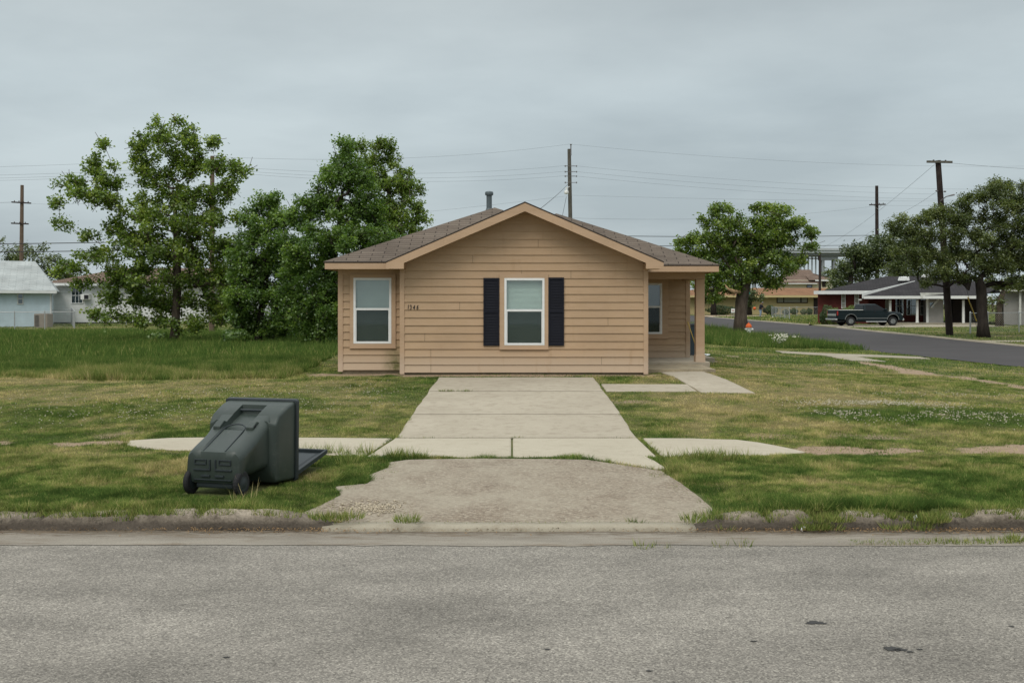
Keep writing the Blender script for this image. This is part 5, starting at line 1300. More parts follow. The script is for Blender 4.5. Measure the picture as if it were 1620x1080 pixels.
mb = MB(); mb.lathe((X(70, 70), 70.05, za), (0, 0, 1), [(.34, 0), (.34, .03), (.1, .05)], 18); mb.build('fan_guard', M['steel'], ac)
gm = empty('gas_meter', (X(25, 71.6), 71.6, gz(X(25, 71), 71.6)), 0, 'small white gas meter low on the pale blue wall', 'meter')
c = at(25, 511.5, 71.6); mb = MB(); mb.lathe(c - Vector((.14, 0, 0)), (1, 0, 0), [(.05, 0), (.17, .04), (.17, .24), (.05, .28)], 14); mb.build('body', M['white_paint'], gm)
mb = MB(); mb.tube([(c.x - .1, 71.6, gm.location.z - .1), (c.x - .1, 71.6, c.z)], .03, 6); mb.tube([c + Vector((-.17, 0, .05)), c + Vector((-.17, 0, .3)), c + Vector((-.17, .38, .3))], .025, 6); mb.build('pipe', M['steel'], gm)

# white house behind the left trees
D = 80; by = Zp(510, D)
wh = empty('white_house', (X(240, D), D + 4, gz(-29, D)), 0, 'long white lap-sided house with a brown roof behind the left trees', 'house')
box_part('wall', M['lap_white'], wh, X(83, D), X(392, D), D, D + 8, by - .5, Zp(452, D))
box_part('foundation', M['black'], wh, X(83.5, D), X(391, D), D - .02, D + .5, by - .5, by + .02)
mb = MB(); hip_roof(mb, X(74, D), X(400, D), D - .6, D + 8.6, Zp(447.5, D), Zp(424, D + 4)); mb.build('roof', M['roof_brown'], wh, uv=True)
box_part('fascia', M['fascia'], wh, X(74, D), X(400, D), D - .64, D - .605, Zp(452, D), Zp(448, D))
win(wh, X(114, D), X(130.5, D), Zp(479, D), Zp(455.5, D), D - .001, 'white_vinyl', 'dark_glass', 1, 2)
win(wh, X(222, D), X(236, D), Zp(478, D), Zp(456, D), D - .001, 'white_vinyl', 'dark_glass', 1, 0)
dr = box_part('door', M['lap_grey'], wh, X(341, D), X(361, D), D - .04, D - .003, by + .02, Zp(458, D))
box_part('handle', M['steel'], wh, X(358, D), X(359, D), D - .09, D - .042, by + 1.05, by + 1.15, parent=dr)
wa = empty('window_air_conditioner', at(138, 474, D - .3), 0, 'white window air conditioner sticking out of the white house wall', 'air conditioner')
mb = MB(); mb.box(X(131.5, D), X(144.5, D), D - .5, D - .002, Zp(474, D), Zp(465.5, D)); mb.build('casing', M['white_paint'], wa, bevel=.02)
mb = MB(); mb.box(X(133, D - .5), X(140, D - .5), D - .515, D - .501, Zp(473, D), Zp(466.5, D)); mb.build('grille', M['black'], wa)

# chain link fences
def chain_fence(pts, h, label, spacing=2.4, mesh=True, post_r=.035, group=None):
    o = Vector((pts[0][0], pts[0][1], gz(*pts[0][:2])))
    root = empty('chain_link_fence', o, 0, label, 'fence', group); PT = []
    for (a, b) in zip(pts[:-1], pts[1:]):
        a, b = Vector(a), Vector(b); n = max(1, round((b - a).length / spacing))
        for k in range(n + 1):
            p = a.lerp(b, k / n)
            if not PT or (Vector(PT[-1][:2]) - p).length > .1: PT.append((p.x, p.y, gz(p.x, p.y)))
    for i, (x, y, z) in enumerate(PT):
        mb = MB(); r_ = post_r * (1.5 if i in (0, len(PT) - 1) else 1); mb.tube([(x, y, z - .2), (x, y, z + h)], r_, 8); mb.lathe((x, y, z + h), (0, 0, 1), [(r_ * 1.2, 0), (r_ * .6, .06), (.005, .08)], 8)
        mb.build('post', M['steel'], root)
    mb = MB(); mb.tube([(x, y, z + h - .03) for x, y, z in PT], .022, 6); mb.build('top_rail', M['steel'], root)
    if mesh:
        mb = MB()
        for (x0, y0, z0), (x1, y1, z1) in zip(PT[:-1], PT[1:]):
            L = math.hypot(x1 - x0, y1 - y0); d = .16; n = int((L + h) / d)
            for k in range(n):
                for s in (0, 1):
                    u0, u1 = k * d - h, k * d; v0, v1 = 0.04, h - .03
                    if u0 < 0: v0 += -u0 * (v1 - v0) / h; u0 = 0
                    if u1 > L: v1 -= (u1 - L) * (h - .07) / h; u1 = L
                    if u1 - u0 < .03: continue
                    if s: u0, u1 = L - u0, L - u1
                    P = lambda u, v: Vector((x0 + (x1 - x0) * u / L, y0 + (y1 - y0) * u / L, z0 + (z1 - z0) * u / L + v))
                    mb.tube([P(u0, v0), P(u1, v1)], .0028, 3, cap=False)
        mb.build('mesh', M['steel'], root)
    return root
chain_fence([(X(-25, 66), 66), (X(118, 67), 67), (X(113, 79), 79)], 1.2, 'chain link fence at the far edge of the uncut grass, before the blue house', 1.62)
chain_fence([(X(1249, 104), 104), (X(1221, 116), 116), (X(1300, 117), 117)], 1.15, 'chain link fence round the yellow house yard, behind the person', 3.2)
chain_fence([(X(1535, 60), 60), (X(1563, 60.5), 60.5), (X(1660, 62), 62)], 1.25, 'chain link fence behind the big oak', 3.0)
chain_fence([(X(81, 74), 74), (X(200, 76), 76)], 1.2, 'chain link fence in front of the white house wall', 2.2)

# red brick house
D = 80; by = .62
rd = empty('brick_house', (X(1430, D), D, gz(32, D)), 0, 'low red brick house with charcoal roof and white columns behind the pickup', 'house')
xl, xm, xr = X(1300, D), X(1377, D), X(1546, D)
box_part('wall', M['brick'], rd, xl, xm, D, D + 9, .2, Zp(461, D), uv=True)
box_part('porch_back_wall', M['brick'], rd, xm, X(1474, D + 1.5), D + 1.5, D + 9, .2, Zp(463, D), uv=True)
# main roof: low ridge along the street
mb = MB(); hip_roof(mb, X(1297, D), X(1590, D), D - .9, D + 10.5, Zp(461.5, D - .9), Zp(437, D + 5)); mb.build('roof', M['roof_dark'], rd, uv=True)
# white eave of the left block, rising rake of the porch roof
box_part('fascia', M['fascia'], rd, X(1299, D - .9), X(1387, D - .9), D - .95, D - .905, Zp(465, D - .9), Zp(459.5, D - .9))
mb = MB(); y = D - 2.6
ra, rb_ = at(1384, 463, y), at(1436, 444.5, D + 1.5)
mb.prism([ra, at(1384, 472, y), at(1391, 470, y), at(1437, 446.5, D + 1.5), rb_], (.06, .0, 0)); mb.build('rake_board', M['fascia'], rd)
# porch roof
mb = MB(); pe = y - .2
mb.prism([at(1388, 467.5, pe), (X(1437, D + 1.5), D + 1.5, Zp(445, D + 1.5)), (X(1575, D + 1.5), D + 1.5, Zp(445, D + 1.5)), at(1562, 467.5, pe)], (0, 0, -.08)); mb.build('porch_roof', M['roof_dark'], rd, uv=True)
box_part('porch_fascia', M['fascia'], rd, X(1388, pe), X(1575, pe), pe - .05, pe - .002, Zp(472.5, pe), Zp(468, pe))
box_part('porch_slab', M['conc_old'], rd, X(1404, D - 2), X(1560, D - 2), D - 2.6, D + 1.5, .2, by)
for px in (1423, 1463, 1530):
    d = D - 2.1; mb = MB(); x = X(px, d); mb.lathe((x, d, by if px < 1500 else .35), (0, 0, 1), [(.13, 0), (.13, .08), (.105, .1), (.095, Zp(472.6, d) - by - .1 + (0 if px < 1500 else by - .35))], 14); mb.build('column', M['white_paint'], rd)
# slit windows of the left block, big sashes under the porch
for a, b in ((1337, 1341.5), (1357, 1362)): win(rd, X(a, D), X(b, D), Zp(487, D), Zp(464.5, D), D - .001, 'white_vinyl', 'curtain', 2, 0, .05)
d2 = D + 1.5
for a, b in ((1409, 1420), (1425, 1439), (1445, 1455)): win(rd, X(a, d2), X(b, d2), Zp(497.5, d2), Zp(470.5, d2), d2 - .001, 'fascia_w', 'dark_glass', 1, 1, .05)
drr = box_part('door', M['curtain'], rd, X(1393, d2), X(1399, d2), d2 - .05, d2 - .003, by, Zp(472, d2))
box_part('handle', M['steel'], rd, X(1397.5, d2), X(1398.1, d2), d2 - .1, d2 - .052, by + 1., by + 1.1, parent=drr)
box_part('brick_pier', M['brick'], rd, X(1403.5, d2 - .1), X(1407, d2 - .1), d2 - .12, d2 - .002, by, Zp(471, d2), uv=True)
# grey clad end with a sagging soffit
box_part('clad_wall', M['lap_grey'], rd, X(1474.5, D - 1.6), X(1498, D - 1.6), D - 1.6, D + 3, .3, Zp(474, D - 1.6))
box_part('corner_board', M['fascia'], rd, X(1473, D - 1.62), X(1476.5, D - 1.62), D - 1.64, D - 1.4, .3, Zp(471, D - 1.62))
win(rd, X(1478, D - 1.6), X(1484, D - 1.6), Zp(486, D - 1.6), Zp(478.5, D - 1.6), D - 1.602, 'fascia_w', 'dark_glass', 0, 0, .03)
mb = MB(); mb.prism([at(1473, 463, D - 2.9), at(1474, 472, D - 2.9), at(1485, 471, D - 2.7), at(1499, 467, D - 2.5), at(1508, 463, D - 2.4)], (.02, 1.2, .0)); mb.build('sagging_soffit', M['fascia_w'], rd)
mb = MB(); mb.tube([at(1482.5, 486.5, D - 2.0), at(1497, 469, D - 2.0)], .05, 6); mb.build('prop', M['fascia_w'], rd)
box_part('recess_wall', M['brown_door'], rd, X(1498, D + .5), X(1548, D + .5), D + .5, D + 4, .3, Zp(466, D))
box_part('recess_floor', M['conc_old'], rd, X(1498, D - 1.6), X(1560, D - 1.6), D - 1.6, D + .49, .2, .5)
# roof vents
for k, (a, py, dd) in enumerate(((1414, 440, D + 2.6), (1434, 436.5, D + 4.6))):
    mb = MB(); c = at(a, py + 1.5, dd); w = .45 if k == 0 else .32
    mb.loft([[c + Vector(q) for q in ((-w, -.25, -.15), (w, -.25, -.15), (w, .3, -.1), (-w, .3, -.1))], [c + Vector(q) for q in ((-w * .8, -.2, .16), (w * .9, -.2, .18), (w * .9, .25, .22), (-w * .8, .25, .2))]]); mb.build('roof_vent', M['fascia'], rd, bevel=.04)
box_part('porch_lamp', M['fascia_w'], rd, X(1376, D - 2.2), X(1381, D - 2.2), D - 2.3, D - 2.0, Zp(475, D - 2.2), Zp(472.8, D - 2.2))

rd.rotation_euler.z = R(-17)
# grey house at the right edge
D = 76
gh = empty('grey_house', (X(1588, D), D, gz(38, D)), 0, 'grey lap-sided house at the right edge behind the fence', 'house')
box_part('wall', M['lap_grey'], gh, X(1588, D), X(1720, D), D, D + 8, .2, Zp(458, D))
box_part('corner_post', M['fascia_w'], gh, X(1613.5, D - .4), X(1616.5, D - .4), D - .5, D - .3, .2, Zp(461, D - .4))
mb = MB(); hip_roof(mb, X(1582, D), X(1730, D), D - .8, D + 8.8, Zp(457.5, D), Zp(430, D + 4)); mb.build('roof', M['roof_dark'], gh, uv=True)
box_part('fascia', M['fascia_w'], gh, X(1582, D), X(1730, D), D - .85, D - .805, Zp(461, D), Zp(457.6, D))
win(gh, X(1640, D), X(1655, D), Zp(488, D), Zp(468, D), D - .001, 'fascia_w', 'dark_glass')
gh.rotation_euler.z = R(-25)
gg = empty('guy_wire', (X(1541, 59), 59, gz(X(1541, 59), 59)), 0, 'guy wire with a yellow guard beside the big oak', 'guy wire')
mb = MB(); mb.tube([at(1545, 508, 58.8), at(1531, 470, 58.6)], .035, 6); mb.build('guard', M['yellow_h'], gg)
mb = MB(); mb.tube([at(1548, 527, 58.9), at(1492, 320, 57.1)], .012, 5); mb.build('cable', M['wire'], gg)

# yellow house across the side street
D = 135; by = Zp(498, D)
ye = empty('yellow_house', (X(1190, D), D + 4, gz(30, D)), 0, 'long yellow stucco house with a rust brown roof, behind the person', 'house')
box_part('wall', M['yellow'], ye, X(1060, D), X(1303, D), D, D + 10, .2, Zp(469, D))
mb = MB(); hip_roof(mb, X(1052, D), X(1330, D), D - 1.2, D + 11, Zp(467, D - 1.2), Zp(455.5, D + 5), True, False); mb.build('roof', M['roof_rust'], ye, uv=True)
box_part('fascia', M['yellow'], ye, X(1052, D), X(1318, D), D - 1.25, D - 1.205, Zp(470.5, D), Zp(467.2, D))
win(ye, X(1230, D), X(1239, D), Zp(478, D), Zp(468.8, D), D - .001, 'brown_door', 'curtain', 0, 0, .12)
win(ye, X(1240.5, D), X(1266, D), Zp(478, D), Zp(468.8, D), D - .002, 'brown_door', 'curtain', 0, 0, .12)
win(ye, X(1268, D), X(1276.5, D), Zp(478, D), Zp(468.8, D), D - .001, 'brown_door', 'curtain', 0, 0, .12)
dy = box_part('door', M['brown_door'], ye, X(1287, D), X(1302, D), D - .05, D - .003, by - .1, Zp(468, D))
box_part('handle', M['steel'], ye, X(1300, D), X(1300.6, D), D - .12, D - .052, by + 1, by + 1.12, parent=dy)
box_part('post', M['wound'], ye, X(1296, D - 1), X(1297.3, D - 1), D - 1.1, D - .95, by - .1, Zp(470, D - 1))
# two-storey cream house behind it
D = 162
cr = empty('cream_house', (X(1270, D), D + 4, gz(45, D)), 0, 'two-storey cream house with a mottled brown roof behind the yellow house', 'house')
box_part('wall', M['cream'], cr, X(1236, D), X(1317, D), D, D + 10, .3, Zp(443, D))
box_part('gable_wall', M['cream'], cr, X(1227, D), X(1236, D) - .002, D + 1, D + 8, .3, Zp(449, D))
mb = MB(); hip_roof(mb, X(1224, D), X(1294, D), D - 1.0, D + 9, Zp(448.5, D), Zp(426.5, D + 4), True, False); mb.build('roof', M['roof_brown'], cr, uv=True)
mb = MB(); hip_roof(mb, X(1279, D), X(1322, D), D - .6, D + 11, Zp(443, D), Zp(426, D + 5), False, True); mb.build('upper_roof', M['roof_brown'], cr, uv=True)
box_part('fascia', M['fascia'], cr, X(1234, D), X(1290, D), D - 1.06, D - 1.005, Zp(449.6, D), Zp(448.2, D))
box_part('upper_fascia', M['fascia'], cr, X(1288, D), X(1322, D), D - .66, D - .605, Zp(444.8, D), Zp(442.5, D))
win(cr, X(1277, D), X(1284, D), Zp(455, D), Zp(451.5, D), D - .001, 'brown_door', 'dark_glass', 0, 0, .1)
win(cr, X(1301.5, D), X(1306, D), Zp(453, D), Zp(446, D), D - .001, 'roof_brown', 'brown_door', 0, 0, .1)

# highway bridge far behind
D = 320
bg_ = empty('highway_bridge', (X(1290, D), D, .9), 0, 'concrete highway bridge with haze painted into its colour, crossing far behind the cream house', 'bridge')
box_part('deck', M['bridge'], bg_, X(1120, D), X(1800, D), D, D + 12, Zp(400, D), Zp(395.5, D))
mb = MB()
mb.box(X(1120, D), X(1800, D), D - .3, D, Zp(396, D), Zp(392.5, D)); mb.build('parapet', M['bridge'], bg_)
box_part('girder', M['bridge_dark'], bg_, X(1120, D), X(1800, D), D + 1, D + 11, Zp(404, D), Zp(400.05, D))
for px in (1150, 1204, 1258, 1313, 1368, 1424, 1482):
    mb = MB()
    for s in (-7, 6.2): mb.box(X(px, D) + s * .28 , X(px, D) + s * .28 + .9, D + 2, D + 4, .5, Zp(411, D))
    mb.box(X(px, D) - 2.6, X(px, D) + 3.2, D + 1.8, D + 4.2, Zp(411, D), Zp(404.1, D)); mb.box(X(px, D) - 1.2, X(px, D) + 1.9, D + 2.2, D + 3.8, Zp(432, D), Zp(428, D))
    mb.build('pier', M['bridge_dark'], bg_)
mb = MB()
for k in range(10):
    px = 1248 + k * 6; mb.box(X(px, D), X(px, D) + .35, D + 4, D + 4.4, .5, Zp(402, D)); 
mb.box(X(1246, D), X(1306, D), D + 4, D + 4.4, Zp(409, D), Zp(407, D)); mb.build('steel_bracing', M['bridge'], bg_)

# street furniture by the side street
hy = empty('fire_hydrant', (X(1184.5, 53.5), 53.5, gz(X(1184.5, 53.5), 53.5)), 0, 'white fire hydrant with an orange cap beside the stout tree trunk', 'fire hydrant')
mb = MB(); mb.lathe((0, 0, -.05), (0, 0, 1), [(.16, 0), (.16, .08), (.11, .1), (.11, .42), (.14, .44), (.14, .5)], 16); mb.lathe((.1, 0, .36), (1, 0, 0), [(.06, -.02), (.06, .10), (.045, .14)], 10); mb.lathe((-.1, 0, .36), (-1, 0, 0), [(.05, -.02), (.05, .08), (.035, .11)], 10)
mb.build('barrel', M['white_paint'], hy, world=False)
mb = MB(); mb.lathe((0, 0, .45), (0, 0, 1), [(.165, 0), (.165, .05), (.14, .13), (.07, .19), (.035, .2), (.035, .25)], 16); mb.build('bonnet', M['orange'], hy, world=False); hy.scale = (1.0, 1.0, 1.1)
ys = empty('yard_sign', (X(1159.5, 112), 112, gz(X(1159.5, 112), 112)), 0, 'small white yard sign in the grass left of the stout trunk', 'sign')
z = ys.location.z; mb = MB(); mb.box(X(1156.5, 112), X(1162.5, 112), 111.98, 112.0, Zp(494.5, 112), Zp(488, 112)); pn = mb.build('panel', M['white_paint'], ys)
mb = MB(); mb.box(X(1158, 112), X(1161, 112), 111.972, 111.979, Zp(491.6, 112), Zp(490.6, 112)); mb.build('print', M['redlamp'], pn)
mb = MB(); mb.tube([(X(1158, 112), 112.02, z - .1), (X(1158, 112), 112.02, Zp(489, 112))], .02, 5); mb.tube([(X(1161, 112), 112.02, z - .1), (X(1161, 112), 112.02, Zp(489, 112))], .02, 5); mb.build('stake', M['steel'], ys)
ss = empty('street_name_sign', (X(1181, 108), 108, gz(X(1181, 108), 108)), 0, 'green street name sign on a grey post right of the stout trunk', 'sign')
mb = MB(); mb.tube([(X(1181, 108), 108, ss.location.z - .2), (X(1181.6, 108), 108, Zp(461, 108))], .055, 8); mb.build('post', M['steel'], ss)
mb = MB(); mb.box(X(1180, 108), X(1186.5, 108), 107.92, 107.96, Zp(465.5, 108), Zp(462, 108)); mb.build('blade', M['green_sign'], ss)
mb = MB(); mb.box(X(1181.8, 108) - .02, X(1181.8, 108) + .02, 107.6, 108.5, Zp(461.5, 108), Zp(458.5, 108)); mb.build('cross_blade', M['green_sign'], ss)

# litter
def paper(name, px, py, s, label, seed):
    d = 9.5; p = at(px, py, d); r_ = random.Random(seed)
    bm = bmesh.new(); bmesh.ops.create_icosphere(bm, subdivisions=2, radius=1)
    for v in bm.verts: v.co = Vector((v.co.x * s[0], v.co.y * s[1], v.co.z * s[2])) * (1 + r_.uniform(-.3, .3))
    me = bpy.data.meshes.new(name); bm.to_mesh(me); bm.free(); me.materials.append(M['paper'])
    o = bpy.data.objects.new(name, me); COL.objects.link(o); o.location = (p.x, d, kerb_h(p.x) + s[2] * .6); o.rotation_euler = (0, R(-55), .4)
    return tag(o, label, 'litter')
paper('crumpled_paper', 1447, 828, (.04, .018, .018), 'crumpled white paper on the broken kerb at the right', 1)
p = paper('plastic_wrapper', 1270, 843, (.028, .022, .014), 'torn grey-white wrapper at the foot of the right kerb', 2); p.location = (X(1270, 9.3), 9.29, .02)
pb = paper('paper_scrap', 1154, 547, (.13, .09, .03), 'flat white scrap on the mown grass right of the porch post', 3); pb.rotation_euler = (0, 0, .2); pb.location = (X(1116, 31), 31, gz(X(1116, 31), 31) + .05)
# dead leaves and twigs in the gutter
r_ = np.random.default_rng(9); n = 1500
gxs = np.concatenate([r_.normal(-2.2, .7, 260), r_.uniform(-5.5, 5.5, 560), r_.normal(2.9, .8, 380), r_.normal(4.3, .5, 300)]); gys = 9.32 - np.abs(r_.normal(0, .085, n)); q = .012 * r_.uniform(.5, 1.6, n)
a = r_.uniform(0, 6.28, n); dxy = np.stack([np.cos(a) * q, np.sin(a) * q], 1); per = np.stack([-np.sin(a) * q * .35, np.cos(a) * q * .35], 1); zt = .008 + r_.random(n) * .02
P4 = np.stack([np.concatenate([np.stack([gxs, gys], 1) + o_, (zt + dz_ * r_.uniform(-.008, .014, n))[:, None]], 1) for o_, dz_ in ((-dxy, 1), (per, .3), (dxy, 1), (-per, .3))], 1)
tag(mesh_np('leaf_litter', P4.reshape(-1, 3), 4, np.arange(4 * n), M['litter']), kind='stuff')
# loose gravel at the broken corner of the apron
n = 420; cx_ = -1.42 + r_.normal(0, .16, n); cy_ = 9.98 + r_.normal(0, .12, n); s_ = .016 * r_.uniform(.4, 1.3, n)
o6 = np.array([(1, 0, 0), (-1, 0, 0), (0, .8, 0), (0, -.8, 0), (.1, 0, .6), (0, 0, -.5)], np.float32); f8 = np.array([(0, 2, 4), (2, 1, 4), (1, 3, 4), (3, 0, 4), (2, 0, 5), (1, 2, 5), (3, 1, 5), (0, 3, 5)])
co = np.stack([cx_, cy_, apron_z(cy_) + .016], 1)[:, None] + (o6[None] + r_.normal(0, .25, (n, 6, 3))) * s_[:, None, None]
tag(mesh_np('gravel', co.reshape(-1, 3), 3, (f8[None] + (np.arange(n) * 6)[:, None, None]).ravel(), M['gravel']), kind='stuff')

# ------------------------------------------------------------------ dark green pickup
tx, ty = X(1369, 74), 74.2
tk = empty('pickup_truck', (tx, ty, gz(tx, ty) + .03), R(7), 'dark green extended-cab pickup parked in front of the red brick house', 'pickup truck')
TL, TW = 5.45, .96          # length, half width ; x runs from tail (-) to nose (+)
def arch(cx, r, z0, n=9): return [(cx + r * math.cos(math.pi * k / n), z0 + r * math.sin(math.pi * k / n)) for k in range(n + 1)]
rw, fw_ = -1.52, 1.88
prof = [(-2.55, .52), (-2.6, .62), (-2.6, 1.02)] + [(2.2, 1.02), (2.55, .98), (2.68, .88), (2.70, .55), (2.62, .42)]
side = prof + [(fw_ + .50, .42)] + arch(fw_, .46, .50) + [(fw_ - .48, .42), (rw + .48, .42)] + arch(rw, .46, .50) + [(rw - .5, .5)]
mb = MB(); mb.prism([(x, -TW, z) for x, z in side], (0, 2 * TW, 0)); bd = mb.build('body', M['paint'], tk, world=False, bevel=.03)
mb = MB()      # bed walls
mb.box(-2.6, -.50, -TW, -TW + .09, 1.015, 1.30); mb.box(-2.6, -.50, TW - .09, TW, 1.015, 1.30); mb.box(-.56, -.48, -TW + .091, TW - .091, 1.015, 1.30); mb.build('bed_side', M['paint'], tk, world=False, bevel=.02)
mb = MB(); mb.box(-2.5, -.55, -TW - .012, -TW + .10, 1.301, 1.335); mb.build('bed_rail', M['white_paint'], tk, world=False)
mb = MB(); mb.box(-2.5, -.55, TW - .10, TW + .012, 1.301, 1.335); mb.build('bed_rail', M['white_paint'], tk, world=False)
mb = MB(); mb.box(-2.645, -2.602, -TW + .12, TW - .12, .66, 1.29); tg = mb.build('tailgate', M['paint'], tk, world=False, bevel=.02)
mb = MB(); mb.box(-2.662, -2.646, -TW + .16, TW - .16, .82, 1.0); mb.build('trim_panel', M['chrome'], tg, world=False)
mb = MB(); mb.loft([[(x, y, z) for x, y, z in ((-.47, -TW + .02, 1.0), (1.62, -TW + .02, 1.0), (1.62, TW - .02, 1.0), (-.47, TW - .02, 1.0))], [(-.47, -TW + .03, 1.28), (1.45, -TW + .03, 1.24), (1.45, TW - .03, 1.24), (-.47, TW - .03, 1.28)], [(-.40, -.74, 1.76), (.62, -.74, 1.78), (.62, .74, 1.78), (-.40, .74, 1.76)], [(-.34, -.68, 1.80), (.52, -.68, 1.82), (.52, .68, 1.82), (-.34, .68, 1.80)]]); mb.build('cab', M['paint'], tk, world=False, bevel=.02)
mb = MB(); mb.loft([[(1.35, -TW + .01, 1.015), (2.6, -TW + .04, .98), (2.6, TW - .04, .98), (1.35, TW - .01, 1.015)], [(1.35, -TW + .08, 1.22), (2.52, -TW + .14, 1.12), (2.52, TW - .14, 1.12), (1.35, TW - .08, 1.22)]]); mb.build('hood', M['paint'], tk, world=False, bevel=.04)
def cabw(pts, sy, name='window'):
    mb = MB()
    yv = lambda z: TW - .03 - (z - 1.26) / .51 * (TW - .77) + .008
    mb.prism([(x, sy * yv(z), z) for x, z in pts], (0, sy * .008, 0)); mb.build(name, M['auto_glass'], tk, world=False)
for sy in (-1, 1):
    cabw([(-.28, 1.31), (.18, 1.31), (.18, 1.70), (-.25, 1.70)], sy); cabw([(.25, 1.31), (1.24, 1.29), (.62, 1.71), (.25, 1.70)], sy)
mb = MB(); mb.add([(1.425, -.80, 1.28), (1.425, .80, 1.28), (.70, .70, 1.735), (.70, -.70, 1.735), (1.44, -.80, 1.29), (1.44, .80, 1.29), (.715, .70, 1.745), (.715, -.70, 1.745)], [(0, 1, 2, 3), (4, 7, 6, 5), (0, 4, 5, 1), (1, 5, 6, 2), (2, 6, 7, 3), (3, 7, 4, 0)]); mb.build('windscreen', M['auto_glass'], tk, world=False)
mb = MB(); mb.prism([(-.476, -.80, 1.33), (-.476, .80, 1.33), (-.415, .70, 1.71), (-.415, -.70, 1.71)], (-.012, 0, 0)); mb.build('rear_window', M['auto_glass'], tk, world=False)
for sy in (-1, 1):
    for wx in (rw, fw_):
        mb = MB(); mb.lathe((wx, sy * .72, .37), (0, sy, 0), [(.20, 0), (.34, .01), (.375, .05), (.375, .19), (.34, .23), (.205, .235)], 28); w = mb.build('wheel', M['tyre'], tk, world=False)
        mb = MB(); mb.lathe((wx, sy * .72, .37), (0, sy, 0), [(.204, .236), (.195, .24), (.18, .15), (.07, .16), (.06, .25), (.01, .255)], 24)
        for k in range(5):
            a = k * 2 * math.pi / 5; c, s = math.cos(a), math.sin(a); mb.tube([(wx + c * .06, sy * .945, .37 + s * .06), (wx + c * .19, sy * .94, .37 + s * .19)], .03, 6)
        mb.build('rim', M['silver'], w, world=False)
        pts = arch(wx, .475, .50, 14); mb = MB(); mb.tube([(x, sy * (TW + .004), z) for x, z in pts], .028, 6); mb.build('arch_trim', M['silver'], tk, world=False)
    mb = MB(); mb.box(rw + .48, fw_ - .48, *sorted((sy * (TW + .001), sy * (TW + .014))), .60, .655); mb.build('side_trim', M['silver'], tk, world=False)
    mb = MB(); mb.tube([(-.35, sy * (TW + .06), .34), (1.3, sy * (TW + .06), .34)], .04, 8); mb.build('side_step', M['chrome'], tk, world=False)
    mb = MB(); mb.box(-2.625, -2.56, *sorted((sy * (TW - .10), sy * (TW + .008))), .86, 1.22); mb.build('tail_light', M['redlamp'], tk, world=False, bevel=.01)
    mb = MB(); mb.box(2.56, 2.70, *sorted((sy * (TW - .30), sy * (TW - .02))), .82, .98); mb.build('headlight', M['chrome'], tk, world=False, bevel=.02)
    mb = MB(); mb.box(1.18, 1.32, *sorted((sy * (TW - .03), sy * (TW + .18))), 1.26, 1.42); mb.build('mirror', M['paint'], tk, world=False, bevel=.03)
    mb = MB(); mb.box(.32, .48, *sorted((sy * (TW - .02), sy * (TW + .015))), 1.12, 1.155); mb.build('door_handle', M['black'], tk, world=False, bevel=.006)
mb = MB(); mb.box(-2.78, -2.60, -TW + .03, TW - .03, .46, .60); mb.build('rear_bumper', M['chrome'], tk, world=False, bevel=.03)
mb = MB(); mb.box(2.66, 2.80, -TW + .02, TW - .02, .42, .60); mb.build('front_bumper', M['chrome'], tk, world=False, bevel=.04)
mb = MB(); mb.box(2.685, 2.72, -.55, .55, .66, .92); mb.build('grille', M['black'], tk, world=False)
mb = MB(); mb.box(-2.4, 2.4, -.7, .7, .30, .419); mb.build('chassis', M['black'], tk, world=False)

tk.scale = (.96, .9, .88)
# ------------------------------------------------------------------ person trimming the verge
px_, pD = 1203, 113
b = at(px_, 501, pD); pz_ = gz(b.x, b.y)
pr = empty('person', (b.x, b.y, pz_), R(-38), 'person in a dark jacket, grey cap and pale jeans trimming the far verge', 'person')
def skin(name, V, E, mat, lvl=2):
    me = bpy.data.meshes.new(name); me.from_pydata([v[:3] for v in V], E, [])
    o = bpy.data.objects.new(name, me); COL.objects.link(o); o.parent = pr
    sk = o.modifiers.new('skin', 'SKIN'); sk.use_smooth_shade = True
    o.modifiers.new('sub', 'SUBSURF').levels = lvl; o.modifiers['sub'].render_levels = lvl
    for i, v in enumerate(V):
        r_ = v[3] if hasattr(v[3], '__len__') else (v[3], v[3]); me.skin_vertices[0].data[i].radius = r_
    me.skin_vertices[0].data[0].use_root = True
    me.materials.append(mat); return o
# local +x is where the person faces; stooped a little over the trimmer
V = [(0, 0, .92, (.12, .15)), (.03, 0, 1.12, (.12, .16)), (.09, 0, 1.34, (.13, .18)), (.13, 0, 1.46, .07), (.19, 0, 1.56, .06), (.22, 0, 1.64, .10), (.24, 0, 1.71, .09),
     (.08, -.19, 1.40, .07), (.08, -.26, 1.16, .055), (.24, -.22, 1.00, .042), (.30, -.20, .98, .04),
     (.08, .19, 1.40, .07), (.14, .29, 1.18, .055), (.36, .24, 1.10, .042), (.43, .22, 1.09, .04),
     (0, -.10, .86, .10), (.08, -.12, .48, .07), (0, -.13, .09, .045), (.14, -.14, .04, .04),
     (0, .10, .86, .10), (.02, .12, .48, .07), (-.12, .13, .10, .045), (.02, .14, .04, .04)]
E = [(0, 1), (1, 2), (2, 3), (3, 4), (4, 5), (5, 6), (2, 7), (7, 8), (8, 9), (9, 10), (2, 11), (11, 12), (12, 13), (13, 14), (0, 15), (15, 16), (16, 17), (17, 18), (0, 19), (19, 20), (20, 21), (21, 22)]
